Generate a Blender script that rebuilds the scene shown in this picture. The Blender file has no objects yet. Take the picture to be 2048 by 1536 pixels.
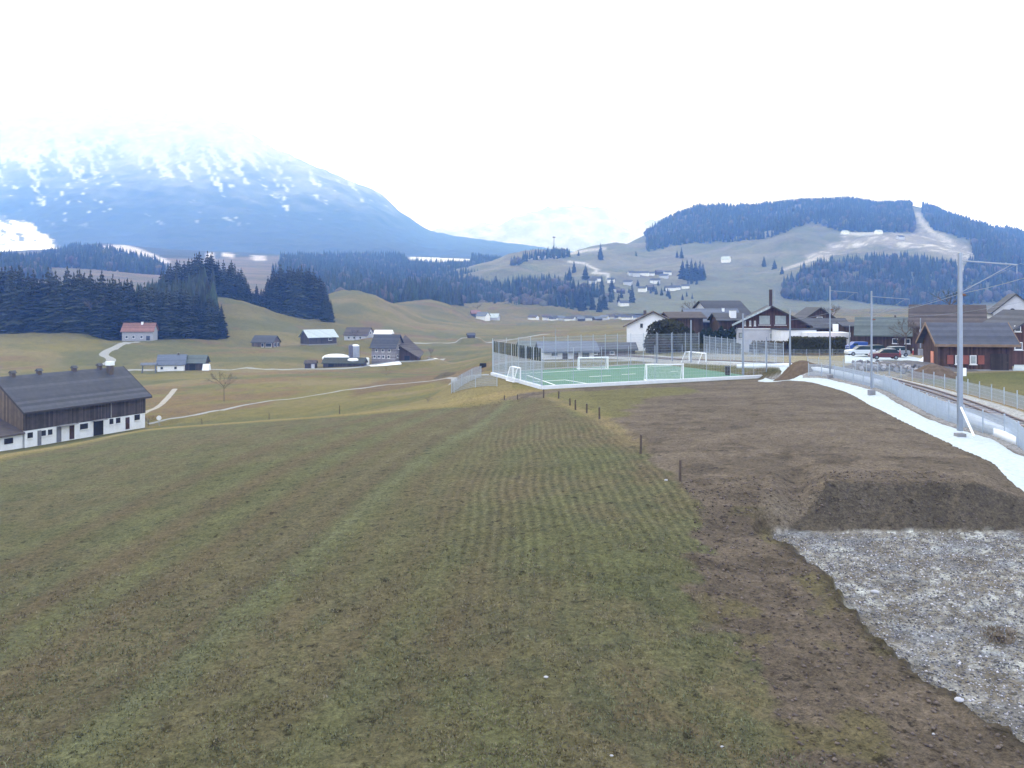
import bpy, math, random
import numpy as np
from mathutils import Vector, Matrix
random.seed(7); RNG = np.random.default_rng(11)
SC = bpy.context.scene
COL = SC.collection
F, CX, HY = 1700.0, 1024.0, 600.0     # the lens in photo pixels: focal length, centre column, level line
R = math.radians

def at(px, py, Y): return ((px-CX)*Y/F, Y, (HY-py)*Y/F)

# ---------------------------------------------------------------- noise
def _h(ix, iy, s):
    n = (ix.astype(np.int64)*374761393 + iy.astype(np.int64)*668265263 + s*1442695041) & 0x7fffffff
    n = ((n ^ (n >> 13))*1274126177) & 0x7fffffff
    n = n ^ (n >> 16)
    return (n & 0xffff)/65535.0
def vnoise(x, y, s=0):
    x = np.asarray(x, float); y = np.asarray(y, float)
    ix = np.floor(x); iy = np.floor(y); fx = x-ix; fy = y-iy
    fx = fx*fx*(3-2*fx); fy = fy*fy*(3-2*fy)
    a = _h(ix, iy, s); b = _h(ix+1, iy, s); c = _h(ix, iy+1, s); d = _h(ix+1, iy+1, s)
    return (a*(1-fx)+b*fx)*(1-fy)+(c*(1-fx)+d*fx)*fy
def fbm(x, y, s=0, o=4, g=.5):
    t = 0; a = 1; n = 0; x, y = x*.88-y*.47, x*.47+y*.88
    for i in range(o):
        t = t + a*vnoise(x*2**i, y*2**i, s+i*17); n += a; a *= g
        x, y = x*.80-y*.60+3.1, x*.60+y*.80-1.7
    return t/n
def sst(a, b, x):
    t = np.clip((x-a)/(b-a), 0, 1); return t*t*(3-2*t)

# ---------------------------------------------------------------- terrain by profiles
def pchip(xk, yk, x):
    h = np.diff(xk); d = np.diff(yk)/h; m = np.zeros_like(yk)
    for i in range(1, len(xk)-1):
        if d[i-1]*d[i] > 0:
            w1 = 2*h[i]+h[i-1]; w2 = h[i]+2*h[i-1]
            m[i] = (w1+w2)/(w1/d[i-1]+w2/d[i])
    m[0] = d[0]; m[-1] = d[-1]
    i = np.clip(np.searchsorted(xk, x)-1, 0, len(h)-1)
    t = (x-xk[i])/h[i]
    return (yk[i]*(1+2*t)*(1-t)**2 + m[i]*h[i]*t*(1-t)**2 + yk[i+1]*t*t*(3-2*t) + m[i+1]*h[i]*t*t*(t-1))

class Land:
    def __init__(s, cols, px, Ys):
        s.px = np.array(px, float); s.Ys = np.array(Ys, float)
        cx = np.array([c[0] for c in cols], float)
        K = len(cols[0][1])
        for c in cols: assert len(c[1]) == K, (c[0], len(c[1]), K)
        Yk = np.array([[k[0] for k in c[1]] for c in cols], float)
        Zk = np.array([[k[1] if k[1] < 100 else (HY-k[1])*k[0]/F for k in c[1]] for c in cols], float)
        A = Zk/Yk      # tangent of the elevation, smooth across columns
        Yi = np.stack([pchip(cx, Yk[:, k], s.px) for k in range(K)], 1)
        Ai = np.stack([pchip(cx, A[:, k], s.px) for k in range(K)], 1)
        s.z = np.empty((len(s.px), len(s.Ys)))
        for i in range(len(s.px)):
            s.z[i] = pchip(Yi[i], Ai[i]*Yi[i], s.Ys)
        s.X = (s.px[:, None]-CX)*s.Ys[None, :]/F
        s.Y = np.broadcast_to(s.Ys[None, :], s.X.shape)
    def at(s, X, Y):
        X = np.asarray(X, float); Y = np.asarray(Y, float)
        px = CX+F*X/Y
        i = np.clip(np.searchsorted(s.px, px)-1, 0, len(s.px)-2)
        j = np.clip(np.searchsorted(s.Ys, Y)-1, 0, len(s.Ys)-2)
        u = np.clip((px-s.px[i])/(s.px[i+1]-s.px[i]), 0, 1); v = np.clip((Y-s.Ys[j])/(s.Ys[j+1]-s.Ys[j]), 0, 1)
        z = s.z
        return (z[i, j]*(1-u)+z[i+1, j]*u)*(1-v)+(z[i, j+1]*(1-u)+z[i+1, j+1]*u)*v
    def hit(s, px, py, y0=0):          # where the ground first reaches image row py in column px
        X = (px-CX)/F*s.Ys; zz = s.at(X, s.Ys); r = HY-F*zz/s.Ys
        for k in range(1, len(s.Ys)):
            if s.Ys[k] > y0 and r[k] <= py:
                t = (r[k-1]-py)/(r[k-1]-r[k]) if r[k-1] != r[k] and r[k-1] > py else 1
                Y = s.Ys[k-1]+t*(s.Ys[k]-s.Ys[k-1]); return ((px-CX)/F*Y, Y)
        Y = s.Ys[-1]; return ((px-CX)/F*Y, Y)
    def mesh(s, name, col, mat):
        n, m = s.X.shape
        co = np.stack([s.X, s.Y, s.z], -1).reshape(-1, 3)
        a = (np.arange(n-1)[:, None]*m+np.arange(m-1)[None, :]).ravel()
        q = np.stack([a, a+m, a+m+1, a+1], 1)
        o = np_mesh(name, co, q, mat, smooth=True)
        at_ = o.data.color_attributes.new('col', 'FLOAT_COLOR', 'POINT')
        c4 = np.ones((n*m, 4), np.float32); c4[:, :3] = np.clip(col, 0, 1).reshape(-1, 3)
        at_.data.foreach_set('color', c4.ravel())
        return o

def np_mesh(name, co, q, mat, parent=None, smooth=False):
    me = bpy.data.meshes.new(name); k = q.shape[1]
    me.vertices.add(len(co)); me.vertices.foreach_set('co', np.asarray(co, np.float32).ravel())
    me.loops.add(q.size); me.loops.foreach_set('vertex_index', q.astype(np.int32).ravel())
    me.polygons.add(len(q)); me.polygons.foreach_set('loop_start', np.arange(0, q.size, k, dtype=np.int32))
    if smooth: me.polygons.foreach_set('use_smooth', np.ones(len(q), bool))
    me.update(calc_edges=True); me.materials.append(mat)
    o = bpy.data.objects.new(name, me); COL.objects.link(o)
    if parent: o.parent = parent
    return o

def pdist(X, Y, pts, closed=False):     # distance to a polyline
    d = np.full(np.shape(X), 1e9); n = len(pts)
    for i in range(n if closed else n-1):
        ax, ay = pts[i][:2]; bx, by = pts[(i+1) % n][:2]
        dx, dy = bx-ax, by-ay; t = np.clip(((X-ax)*dx+(Y-ay)*dy)/(dx*dx+dy*dy+1e-9), 0, 1)
        d = np.minimum(d, np.hypot(X-ax-t*dx, Y-ay-t*dy))
    return d
def inside(X, Y, pts):
    r = np.zeros(np.shape(X), bool); n = len(pts)
    for i in range(n):
        ax, ay = pts[i][:2]; bx, by = pts[(i+1) % n][:2]
        if ay == by: continue
        r ^= ((ay > Y) != (by > Y)) & (X < (bx-ax)*(Y-ay)/(by-ay)+ax)
    return r
def sdist(X, Y, pts):                    # positive inside
    return np.where(inside(X, Y, pts), 1, -1)*pdist(X, Y, pts, True)

# ---------------------------------------------------------------- materials
def newmat(name):
    m = bpy.data.materials.new(name); m.use_nodes = True
    return m, m.node_tree.nodes, m.node_tree.links, m.node_tree.nodes['Principled BSDF']
MATS = {}
def mat(name, rgb, var=.18, scale=1.5, rough=.85, metal=0., planks=0, axis='X', spec=.3, rnd=0.):
    if name in MATS: return MATS[name]
    m, N, L, B = newmat(name)
    tc = N.new('ShaderNodeTexCoord'); no = N.new('ShaderNodeTexNoise')
    no.inputs['Scale'].default_value = scale; no.inputs['Detail'].default_value = 5; no.inputs['Roughness'].default_value = .65
    L.new(tc.outputs['Object'], no.inputs['Vector'])
    mr = N.new('ShaderNodeMapRange'); mr.inputs['From Min'].default_value = .25; mr.inputs['From Max'].default_value = .75
    mr.inputs['To Min'].default_value = 1-var; mr.inputs['To Max'].default_value = 1+var
    L.new(no.outputs['Fac'], mr.inputs['Value']); fac = mr.outputs['Result']
    if planks:
        sp = N.new('ShaderNodeSeparateXYZ'); L.new(tc.outputs['Object'], sp.inputs[0])
        ad = N.new('ShaderNodeMath'); ad.operation = 'ADD'
        if axis == 'X': L.new(sp.outputs['X'], ad.inputs[0]); L.new(sp.outputs['Y'], ad.inputs[1])
        else: L.new(sp.outputs['Z'], ad.inputs[0]); ad.inputs[1].default_value = 0
        mu = N.new('ShaderNodeMath'); mu.operation = 'MULTIPLY'; mu.inputs[1].default_value = planks; L.new(ad.outputs[0], mu.inputs[0])
        fl = N.new('ShaderNodeMath'); fl.operation = 'FLOOR'; L.new(mu.outputs[0], fl.inputs[0])
        wn = N.new('ShaderNodeTexWhiteNoise'); wn.noise_dimensions = '1D'; L.new(fl.outputs[0], wn.inputs['W'])
        m2 = N.new('ShaderNodeMapRange'); m2.inputs['To Min'].default_value = 1-var*1.3; m2.inputs['To Max'].default_value = 1+var*1.3
        L.new(wn.outputs['Value'], m2.inputs['Value'])
        mm = N.new('ShaderNodeMath'); mm.operation = 'MULTIPLY'; L.new(fac, mm.inputs[0]); L.new(m2.outputs['Result'], mm.inputs[1]); fac = mm.outputs[0]
    if rnd:
        oi = N.new('ShaderNodeObjectInfo'); m3 = N.new('ShaderNodeMapRange'); m3.inputs['To Min'].default_value = 1-rnd; m3.inputs['To Max'].default_value = 1+rnd
        L.new(oi.outputs['Random'], m3.inputs['Value'])
        mm = N.new('ShaderNodeMath'); mm.operation = 'MULTIPLY'; L.new(fac, mm.inputs[0]); L.new(m3.outputs['Result'], mm.inputs[1]); fac = mm.outputs[0]
    vm = N.new('ShaderNodeVectorMath'); vm.operation = 'SCALE'; vm.inputs[0].default_value = rgb; L.new(fac, vm.inputs['Scale'])
    L.new(vm.outputs[0], B.inputs['Base Color'])
    B.inputs['Roughness'].default_value = rough; B.inputs['Metallic'].default_value = metal
    B.inputs['Specular IOR Level'].default_value = spec
    MATS[name] = m; return m

def groundmat(name, near=True, s0=1.0):
    m, N, L, B = newmat(name)
    at_ = N.new('ShaderNodeAttribute'); at_.attribute_name = 'col'
    geo = N.new('ShaderNodeNewGeometry'); cur = at_.outputs['Color']
    def mul(scale, detail, lo, hi, rough=.6, vec=None, fmin=.3, fmax=.7):
        nonlocal cur
        no = N.new('ShaderNodeTexNoise'); no.inputs['Scale'].default_value = scale; no.inputs['Detail'].default_value = detail
        no.inputs['Roughness'].default_value = rough; L.new(vec or geo.outputs['Position'], no.inputs['Vector'])
        mr = N.new('ShaderNodeMapRange'); mr.inputs['From Min'].default_value = fmin; mr.inputs['From Max'].default_value = fmax
        mr.inputs['To Min'].default_value = lo; mr.inputs['To Max'].default_value = hi; L.new(no.outputs['Fac'], mr.inputs['Value'])
        vm = N.new('ShaderNodeVectorMath'); vm.operation = 'SCALE'; L.new(cur, vm.inputs[0]); L.new(mr.outputs['Result'], vm.inputs['Scale'])
        cur = vm.outputs[0]; return no
    if near:
        mul(.35*s0, 4, .88, 1.12)
        n = mul(3.2*s0, 6, .66, 1.34, .75)
        n2 = mul(9*s0, 4, .6, 1.4, .7)
        mul(26*s0, 2, .75, 1.25, .6); mul(5.5*s0, 4, .66, 1.04, .7, None, .36, .45)
        # short dark gaps between the tufts and clods
        n3 = mul(2.3*s0, 4, .35, 1.0, .75, None, .34, .42)
        bp = N.new('ShaderNodeBump'); bp.inputs['Strength'].default_value = .6; bp.inputs['Distance'].default_value = .08
        L.new(n.outputs['Fac'], bp.inputs['Height']); L.new(bp.outputs[0], B.inputs['Normal'])
    else:
        mul(.02, 6, .85, 1.15, .65); mul(.15, 4, .8, 1.2, .7)
    L.new(cur, B.inputs['Base Color']); B.inputs['Roughness'].default_value = .95; B.inputs['Specular IOR Level'].default_value = .1
    return m

# ---------------------------------------------------------------- mesh builder
class MB:
    def __init__(s): s.v = []; s.f = []
    def add(s, vs, fs):
        b = len(s.v); s.v += [tuple(p) for p in vs]; s.f += [tuple(b+i for i in f) for f in fs]; return s
    def box(s, x0, y0, z0, x1, y1, z1):
        return s.add([(x0,y0,z0),(x1,y0,z0),(x1,y1,z0),(x0,y1,z0),(x0,y0,z1),(x1,y0,z1),(x1,y1,z1),(x0,y1,z1)],
              [(0,3,2,1),(4,5,6,7),(0,1,5,4),(1,2,6,5),(2,3,7,6),(3,0,4,7)])
    def tube(s, p, q, r0, r1=None, n=8):
        r1 = r0 if r1 is None else r1
        p = Vector(p); q = Vector(q); d = (q-p).normalized()
        a = d.orthogonal().normalized(); b = d.cross(a); vs = []
        for c, r in ((p, r0), (q, r1)):
            for i in range(n):
                t = 2*math.pi*i/n; vs.append(c+a*math.cos(t)*r+b*math.sin(t)*r)
        return s.add(vs, [(i, (i+1) % n, n+(i+1) % n, n+i) for i in range(n)]+[tuple(range(n))[::-1], tuple(range(n, 2*n))])
    def prism(s, pts, a, b, axis='y'):     # outline in the plane across the axis, pushed from a to b
        n = len(pts)
        def mk(u, w, t): return (u, t, w) if axis == 'y' else ((t, u, w) if axis == 'x' else (u, w, t))
        vs = [mk(u, w, a) for u, w in pts]+[mk(u, w, b) for u, w in pts]
        return s.add(vs, [tuple(range(n)), tuple(range(n, 2*n))[::-1]]+[(i, i+n, (i+1) % n+n, (i+1) % n) for i in range(n)])
    def ball(s, c, r, n=8, m=5, jit=0.):
        vs = [(c[0], c[1], c[2]+r[2])]
        for j in range(1, m):
            for i in range(n):
                p = math.pi*j/m; t = 2*math.pi*i/n; k = 1+random.uniform(-jit, jit)
                vs.append((c[0]+r[0]*k*math.sin(p)*math.cos(t), c[1]+r[1]*k*math.sin(p)*math.sin(t), c[2]+r[2]*k*math.cos(p)))
        vs.append((c[0], c[1], c[2]-r[2])); fs = [(0, 1+i, 1+(i+1) % n) for i in range(n)]
        for j in range(m-2):
            for i in range(n): fs.append((1+j*n+i, 1+(j+1)*n+i, 1+(j+1)*n+(i+1) % n, 1+j*n+(i+1) % n))
        e = len(vs)-1; fs += [(e, 1+(m-2)*n+(i+1) % n, 1+(m-2)*n+i) for i in range(n)]
        return s.add(vs, fs)
    def build(s, name, m, parent=None, smooth=False, bevel=0):
        me = bpy.data.meshes.new(name); me.from_pydata(s.v, [], s.f); me.materials.append(m)
        import bmesh
        bm = bmesh.new(); bm.from_mesh(me); bmesh.ops.recalc_face_normals(bm, faces=bm.faces)
        if bevel: bmesh.ops.bevel(bm, geom=bm.edges[:], offset=bevel, segments=1, affect='EDGES')
        bm.to_mesh(me); bm.free()
        if smooth:
            for p in me.polygons: p.use_smooth = True
        o = bpy.data.objects.new(name, me); COL.objects.link(o)
        if parent: o.parent = parent
        return o
def tag(o, label=None, cat=None, group=None, kind=None):
    if label: o['label'] = label
    if cat: o['category'] = cat
    if group: o['group'] = group
    if kind: o['kind'] = kind
    return o
def empty(name, loc, rz=0):
    o = bpy.data.objects.new(name, None); COL.objects.link(o); o.location = loc; o.rotation_euler.z = rz
    o.empty_display_size = .5; return o
def copy_tree(o, parent=None):
    c = o.copy(); COL.objects.link(c); c.parent = parent
    for ch in [x for x in o.children]: copy_tree(ch, c)
    return c
# ================================================================ GROUND (knots: distance, then height or photo row)
GC = [
(-500,[(3,-9.2),(16,-9.7),(38,-11.4),(58,-13.6),(95,-20.8),(125,-22),(200,-24.5),(300,-24),(392,-15.5),(460,-18),(560,-21),(700,-24),(870,-26),(1050,-28),(1600,-32)]),
(0,[(3,-9.2),(16,-9.6),(38,-10.6),(67,912),(98,-20.9),(125,-21.7),(200,-24.3),(300,736),(392,667),(460,-18),(560,-20),(700,-22),(870,-24),(1050,-26),(1600,-30)]),
(150,[(3,-9.2),(16,-9.55),(38,-10.3),(78,886),(105,-20.6),(133,-21.4),(200,800),(300,738),(392,667),(460,-18),(560,-14),(700,-18),(870,-22),(1050,-26),(1600,-30)]),
(300,[(3,-9.2),(16,-9.5),(38,-9.9),(87,858),(113,-20.0),(140,-21.1),(200,790),(300,741),(396,677),(460,-19),(560,-8),(700,-12),(870,-20),(1050,-26),(1600,-30)]),
(440,[(3,-9.2),(16,-9.45),(38,-9.6),(89,847),(113,-18.8),(140,-20.4),(200,781),(300,738),(400,689),(470,648),(560,597),(700,-8),(870,-18),(1050,-24),(1600,-30)]),
(570,[(3,-9.2),(16,-9.4),(38,-9.4),(90,838),(114,-17.4),(140,836),(200,775),(300,735),(400,697),(470,665),(560,630),(700,612),(870,-12),(1050,-20),(1600,-30)]),
(700,[(3,-9.2),(16,-9.35),(38,-9.2),(90.5,829),(115,-15.6),(140,812),(200,770),(300,737),(400,712),(470,684),(560,654),(700,583),(870,-8),(1050,-16),(1600,-30)]),
(860,[(3,-9.2),(16,-9.3),(38,-9.0),(91,814),(115,-13.4),(140,788),(200,762),(300,739),(400,715),(470,694),(560,672),(700,640),(870,601),(1050,-8),(1600,-30)]),
(985,[(3,-9.2),(16,-9.25),(38,-8.9),(92,803),(113,754),(140,742),(200,730),(300,716),(400,702),(470,691),(560,676),(700,654),(870,639),(1050,606),(1600,-30)]),
(1090,[(3,-9.2),(16,-9.2),(38,-8.7),(88,-9.9),(113,-10.1),(140,-10.3),(200,702),(300,692),(400,682),(470,674),(560,665),(700,652),(870,639),(1050,607),(1600,-30)]),
(1180,[(3,-9.2),(16,-9.2),(38,-8.6),(88,-9.8),(113,-10.1),(140,-10.3),(200,700),(300,688),(400,676),(470,669),(560,661),(700,650),(870,639),(1050,622),(1600,-28)]),
(1300,[(3,-9.2),(16,-9.2),(38,-8.5),(88,-9.6),(113,-10.1),(140,-10.2),(200,692),(300,674),(400,664),(470,658),(560,653),(700,646),(870,638),(1050,628),(1600,610)]),
(1500,[(3,-9.2),(16,-9.2),(38,-8.3),(88,-9.2),(113,-9.8),(140,-9.6),(200,684),(300,664),(400,655),(470,650),(560,645),(700,640),(870,633),(1050,624),(1600,605)]),
(1700,[(3,-9.2),(16,-9.2),(38,-8.1),(88,-8.9),(113,-8.8),(140,-8.8),(200,678),(300,660),(400,650),(470,645),(560,640),(700,634),(870,628),(1050,620),(1600,600)]),
(2050,[(3,-9.2),(16,-9.2),(38,-8.3),(62,-8.6),(90,-8.6),(125,-8.8),(200,672),(300,655),(400,645),(470,640),(560,636),(700,630),(870,625),(1050,618),(1600,600)]),
(2600,[(3,-9.2),(16,-9.2),(38,-8.6),(62,-8.6),(90,-8.6),(125,-8.8),(200,672),(300,655),(400,645),(470,640),(560,636),(700,630),(870,625),(1050,618),(1600,600)]),
]
pxs = np.concatenate([np.arange(-500, -20, 20), np.arange(-20, 2070, 3.5), np.arange(2070, 2600, 20)])
Ys = [3.0]
while Ys[-1] < 1600: Ys.append(Ys[-1]*(1.02 if Ys[-1] < 14 else (1.0062 if Ys[-1] < 170 else 1.01)))
G = Land(GC, pxs, Ys)
PY = HY-F*G.z/G.Y

# ---- key lines of the place, in metres (x, y)
PATH_L = [(24.6,18),(24.2,28),(23.4,35)]+[at(a, b, c)[:2] for a, b, c in ((2048,997,38.5),(1985,953,43),(1906,915,49),(1811,861,59),(1742,819,70),(1678,782,84),(1621,765,93),(1568,758.5,98),(1515,757,104.5))]
PATH_R = [(28.2,18),(27.9,28),(27.3,38)]+[at(a, b, c)[:2] for a, b, c in ((2048,923,46),(1985,893,52),(1922,874,56),(1875,855,60),(1795,811,72),(1742,787,81.8),(1659,765,93),(1605,756,98.5),(1530,752.5,107.5))]
TRACK = [(31.4,20),(31.3,34),(31.8,46),(33.3,55),(35.2,63),(36.6,70),(38.3,82),(38.9,92),(38.3,102),(36,113),(31,126),(22,142),(10,157)]
PITCH = [(3.4,95.5),(34.5,108.3),(26.0,137),(-2.6,113)]   # provisional outline, level
# level ground under the pitch and its surround
def pad(poly, z, w):
    d = sdist(G.X, G.Y, poly); k = sst(-w, 0, d)
    G.z[:] = G.z*(1-k)+z*k
pad([(1,94.3),(37,108),(30,141),(0,121),(-3.4,113)], -10.0, 9)
dt = pdist(G.X, G.Y, TRACK); k = 1-sst(3.0, 5.5, dt); G.z[:] = G.z*(1-k)+np.interp(G.Y, [108,130,158], [-8.55,-9.6,-10.6])*k
k = 1-sst(2.2, 3.0, dt); G.z[:] += .25*k
# excavated gravel basin, its bank, and the raised earth field behind it
def onflat(px, py, z): Y = -z*F/(py-HY); return ((px-CX)*Y/F, Y)
GPX = CX+F*G.X/G.Y
k = sst(1230, 1540, GPX)*sst(39, 33, G.Y)*sst(12, 18, G.Y); G.z[:] = G.z*(1-k)+np.minimum(G.z, -9.28)*k
BASIN = [onflat(a, b, -9.6) for a, b in ((1515,1075),(1560,1092),(1640,1150),(1690,1215),(1745,1290),(1800,1330),(1850,1372),(1930,1420),(2000,1478),(2048,1510),(2300,1640))]+[(23,12),(23,30),(22.4,35.6),(10.2,35.6)]
db = sdist(G.X, G.Y, BASIN)+((fbm(G.X*.9, G.Y*.9, 5, 5)-.5)*.9+(vnoise(G.X*3.5, G.Y*3.5, 6)-.5)*.35)*(G.Y < 34.5)
k = sst(-.08, .22, db); G.z[:] = G.z*(1-k)+(-9.72)*k
zc = np.interp(GPX, [1560,1652,1945,2048,2120], [-9.25,-8.05,-8.05,-8.75,-8.8]); Yt = 35.45+(fbm(G.X*.8, G.X*0+2, 12, 3)-.5)*.5
ft = np.clip((G.Y-Yt)/2.25, 0, 1); zf_ = -9.66+ft*(zc+9.66)
k = sst(1540, 1610, GPX)*(G.Y > 35.0)*sst(47, 38.2, G.Y); G.z[:] = G.z*(1-k)+zf_*k

# building pads: photo column, photo row, distance, radius
PADS = [(280,681,395,14),(345,743,300,9),(393,739,303,9),(532,694,420,9),(637,689,430,13),(718,680,455,12),(770,676,450,9),
        (775,721,330,11),(690,735,318,20),(730,729,325,10),(822,719,335,9),(942,676,500,5),
        (1150,722,141,9),(1240,716,146,9),(1305,704,165,9),(1460,705,150,12),(1560,705,168,14),(1660,703,162,12),(1440,702,190,14)]
PC = [(*at(a, b, c), r) for a, b, c, r in PADS]
for x, y, z, r in PC:
    d = np.hypot(G.X-x, G.Y-y); k = 1-sst(r, r*2, d); G.z[:] = G.z*(1-k)+z*k
# barn yard
BARN_A = at(50,900,125); BARN_B = at(290,848,145)
bd = sdist(G.X, G.Y, [(-72,124),(-61,146),(-72,154),(-86,132)]); k = sst(-5, 0, bd); G.z[:] = G.z*(1-k)+(-21.75)*k
# relief noise
amp = np.where(G.Y < 120, .045, np.clip(G.Y/400, .25, 2.2))
soft = sst(4, 8, dt)*sst(-2, 2, -sdist(G.X, G.Y, [(1,94),(37,108),(30,141),(-5,125),(-5,112)]))*sst(1, 4, -bd)
for x, y, z, r in PC: soft *= sst(r*.9, r*1.4, np.hypot(G.X-x, G.Y-y))
G.z[:] += (fbm(G.X/9, G.Y/9, 3, 4)-.5)*amp*1.6*soft + np.where(G.Y > 160, (fbm(G.X/45, G.Y/45, 9, 3)-.5)*amp*2.2, 0)*soft
nr = (1-sst(45, 80, G.Y))
G.z[:] += (fbm(G.X*2.6, G.Y*2.6, 21, 3)-.5)*.11*nr + (vnoise(G.X*6.5, G.Y*4.2, 22)-.5)*.055*(1-sst(26, 48, G.Y))
TZ = G.at
def hit(px, py, y0=0): return G.hit(px, py, y0)
PY = HY-F*G.z/G.Y; PX = CX+F*G.X/G.Y

# ---------------------------------------------------------------- ground colours (albedos; the bank also carries painted shade and light)
X, Y = G.X, G.Y
def mixc(c, new, k): return c*(1-k[..., None])+np.asarray(new)*k[..., None]
green1 = np.array([.070,.072,.040]); green2 = np.array([.080,.074,.046]); brownish = np.array([.086,.068,.048])
soil = np.array([.082,.067,.058]); soilD = np.array([.046,.037,.031]); tan = np.array([.155,.125,.068]); mead = np.array([.104,.098,.054])
n1 = fbm(X/7, Y/7, 31, 5); n2 = fbm(X/2.1, Y/2.1, 37, 4); n3 = fbm(X/22, Y/22, 41, 4)
n4 = fbm(X/60, Y/40, 43, 5); nf = fbm(X*3.1, Y*3.1, 47, 3)
col = np.zeros(X.shape+(3,))+green1
col = mixc(col, green2, sst(.42, .6, n1))
col = mixc(col, brownish, sst(.46, .62, fbm(X/5+Y/26, Y/18-X/9, 53, 5))*.6)
col = mixc(col, [.072,.079,.043], sst(.5, .7, n2)*.45)
col = mixc(col, [.056,.060,.038], sst(.52, .7, fbm(X*1.7, Y*.9, 33, 4))*.6)
# the two worn bands that cross the field and the drill rows on its right
trk = [(-1.5,92),(-3.9,72),(-6.2,52),(-7.7,40),(-8.9,30),(-10.2,21),(-11.8,14),(-13,8)]
sgn = np.interp(Y, [p[1] for p in trk][::-1], [p[0] for p in trk][::-1]); off = X-sgn+(n2-.5)*.5
col = mixc(col, [.070,.060,.043], np.exp(-((off-.35)/.55)**2)*.75*sst(.2, .6, n1+.2))
col = mixc(col, [.094,.099,.062], np.exp(-((off+.6)/.4)**2)*.85)
col = mixc(col, [.092,.097,.062], np.exp(-((off-1.45)/.4)**2)*.75)
for o_, a_ in ((1.9,.3),(-2.2,.3),(6.5,.2),(-4.2,.4),(-7.8,.4),(-12.5,.35),(3.9,.25)):
    col = mixc(col, [.082,.090,.050], np.exp(-((off-o_)/.7)**2)*a_)
    col = mixc(col, [.078,.060,.043], np.exp(-((off-o_-1.5)/.9)**2)*a_*1.7)
rowm = sst(-5, 0, X)*(1-sst(7.5, 10, X))*sst(19, 34, Y)*(1-sst(58, 75, Y))*sst(.35, .55, n1+.12)
col *= (1+.21*np.sin(2*math.pi*(X+(n1-.5)*.8)/.42)*rowm)[..., None]

# far meadow, tan winter grass
far = sst(-2.5, .5, (Y-np.interp(PX, [0,290,700,1000,1130], [64,84,88,90,93]))+ (n2-.5)*2)*((X < 7)|(Y > 112))
m = mead*np.array([1.10,1.04,.80])*(.82+.5*n4[..., None]); m = mixc(m, [.165,.135,.082], sst(.5, .7, fbm(X/35, Y/22, 61, 5))*.7); m = mixc(m, [.082,.088,.045], sst(.52, .68, fbm(X/50, Y/30, 67, 5))*.8)
m = mixc(m, [.135,.085,.06], sst(.6, .7, fbm(X/30, Y/18, 71, 4))*.6)
col = col*(1-far[..., None])+m*far[..., None]
rim = np.exp(-((Y-np.interp(PX, [0,290,700,1000,1130], [66,86.5,92,92.5,92])-(n2-.5)*2)/np.interp(PX, [0, 300, 1000], [1.6,1.8,2.5]))**2)*(X < 8)
col = mixc(col, [.17,.135,.075], rim*.8)
mid = sst(0, 2, Y-94)*(1-sst(118, 124, Y))*(X < 0)*(X > -50)
col = mixc(col, [.158,.132,.075], mid*.7)
# right of the posts: earth field
BND = [onflat(a, b, z) for a, b, z in ((1000,795,-10.3),(1100,795,-9.9),(1215,830,-9.4),(1290,912,-8.9),(1350,968,-8.7),(1383,1010,-8.7),(1375,1100,-8.9),(1435,1250,-9.1),(1500,1360,-9.2),(1560,1450,-9.2),(1640,1536,-9.2),(1900,1900,-9.2))]
EARTH = BND+[(30,3),(60,30),(60,60),(45,93),(36,100),(31,107),(5,95)]
de = sdist(X, Y, EARTH)+(fbm(X/1.6, Y/1.6, 83, 4)-.5)*np.where(Y < 34, 3.2, 1.6)
e = mixc(np.zeros(X.shape+(3,))+soil, [.108,.088,.077], sst(.4, .65, fbm(X/3, Y/1.4, 89, 4))); e = mixc(e, soilD, sst(.57, .7, fbm(X*1.1, Y*.8, 91, 4))*.6)
e = mixc(e, [.118,.097,.086], sst(.42, .6, fbm(X/6, Y/3, 93, 3))*.45*sst(38, 42, Y))
near_e = (Y < 36)
e = np.where(near_e[..., None], mixc(e*.86, [.075,.068,.034], sst(.56, .68, n2)*.65), e)
ke = sst(-.25, .25, de); col = col*(1-ke[..., None])+e*ke[..., None]
strip = [onflat(a, b, z) for a, b, z in ((1085,792,-9.9),(1180,838,-9.3),(1240,840,-9.2),(1290,800,-9.6),(1390,790,-9.6),(1385,772,-9.8),(1100,784,-10))]
ds = sdist(X, Y, strip)+(n2-.5)*3; col = mixc(col, [.098,.095,.040], sst(-.5, .8, ds)*.8)
dpost = pdist(X, Y, [onflat(a, b, z) for a, b, z in ((1100,797,-9.9),(1200,838,-9.3),(1281,908,-8.9),(1360,962,-8.7))]); col = mixc(col, [.16,.125,.075], np.exp(-(dpost/.7)**2)*.65*(.4+.9*n2)*(Y > 50))
# right meadow
RM = [(35.5,18),(35.3,36),(35.6,48),(37.2,60),(39.5,70),(42,84),(43.5,96),(50,104),(70,104),(140,104),(140,40),(60,20)]
dr = sdist(X, Y, RM); kr = sst(-.4, .6, dr); g = mixc(np.zeros(X.shape+(3,))+[.080,.086,.034], [.112,.105,.05], sst(.4, .65, n3)); g = mixc(g, [.20,.145,.075], np.exp(-((dr-.8+(n2-.5)*2)/1.1)**2)*.85)
col = col*(1-kr[..., None])+g*kr[..., None]
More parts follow.
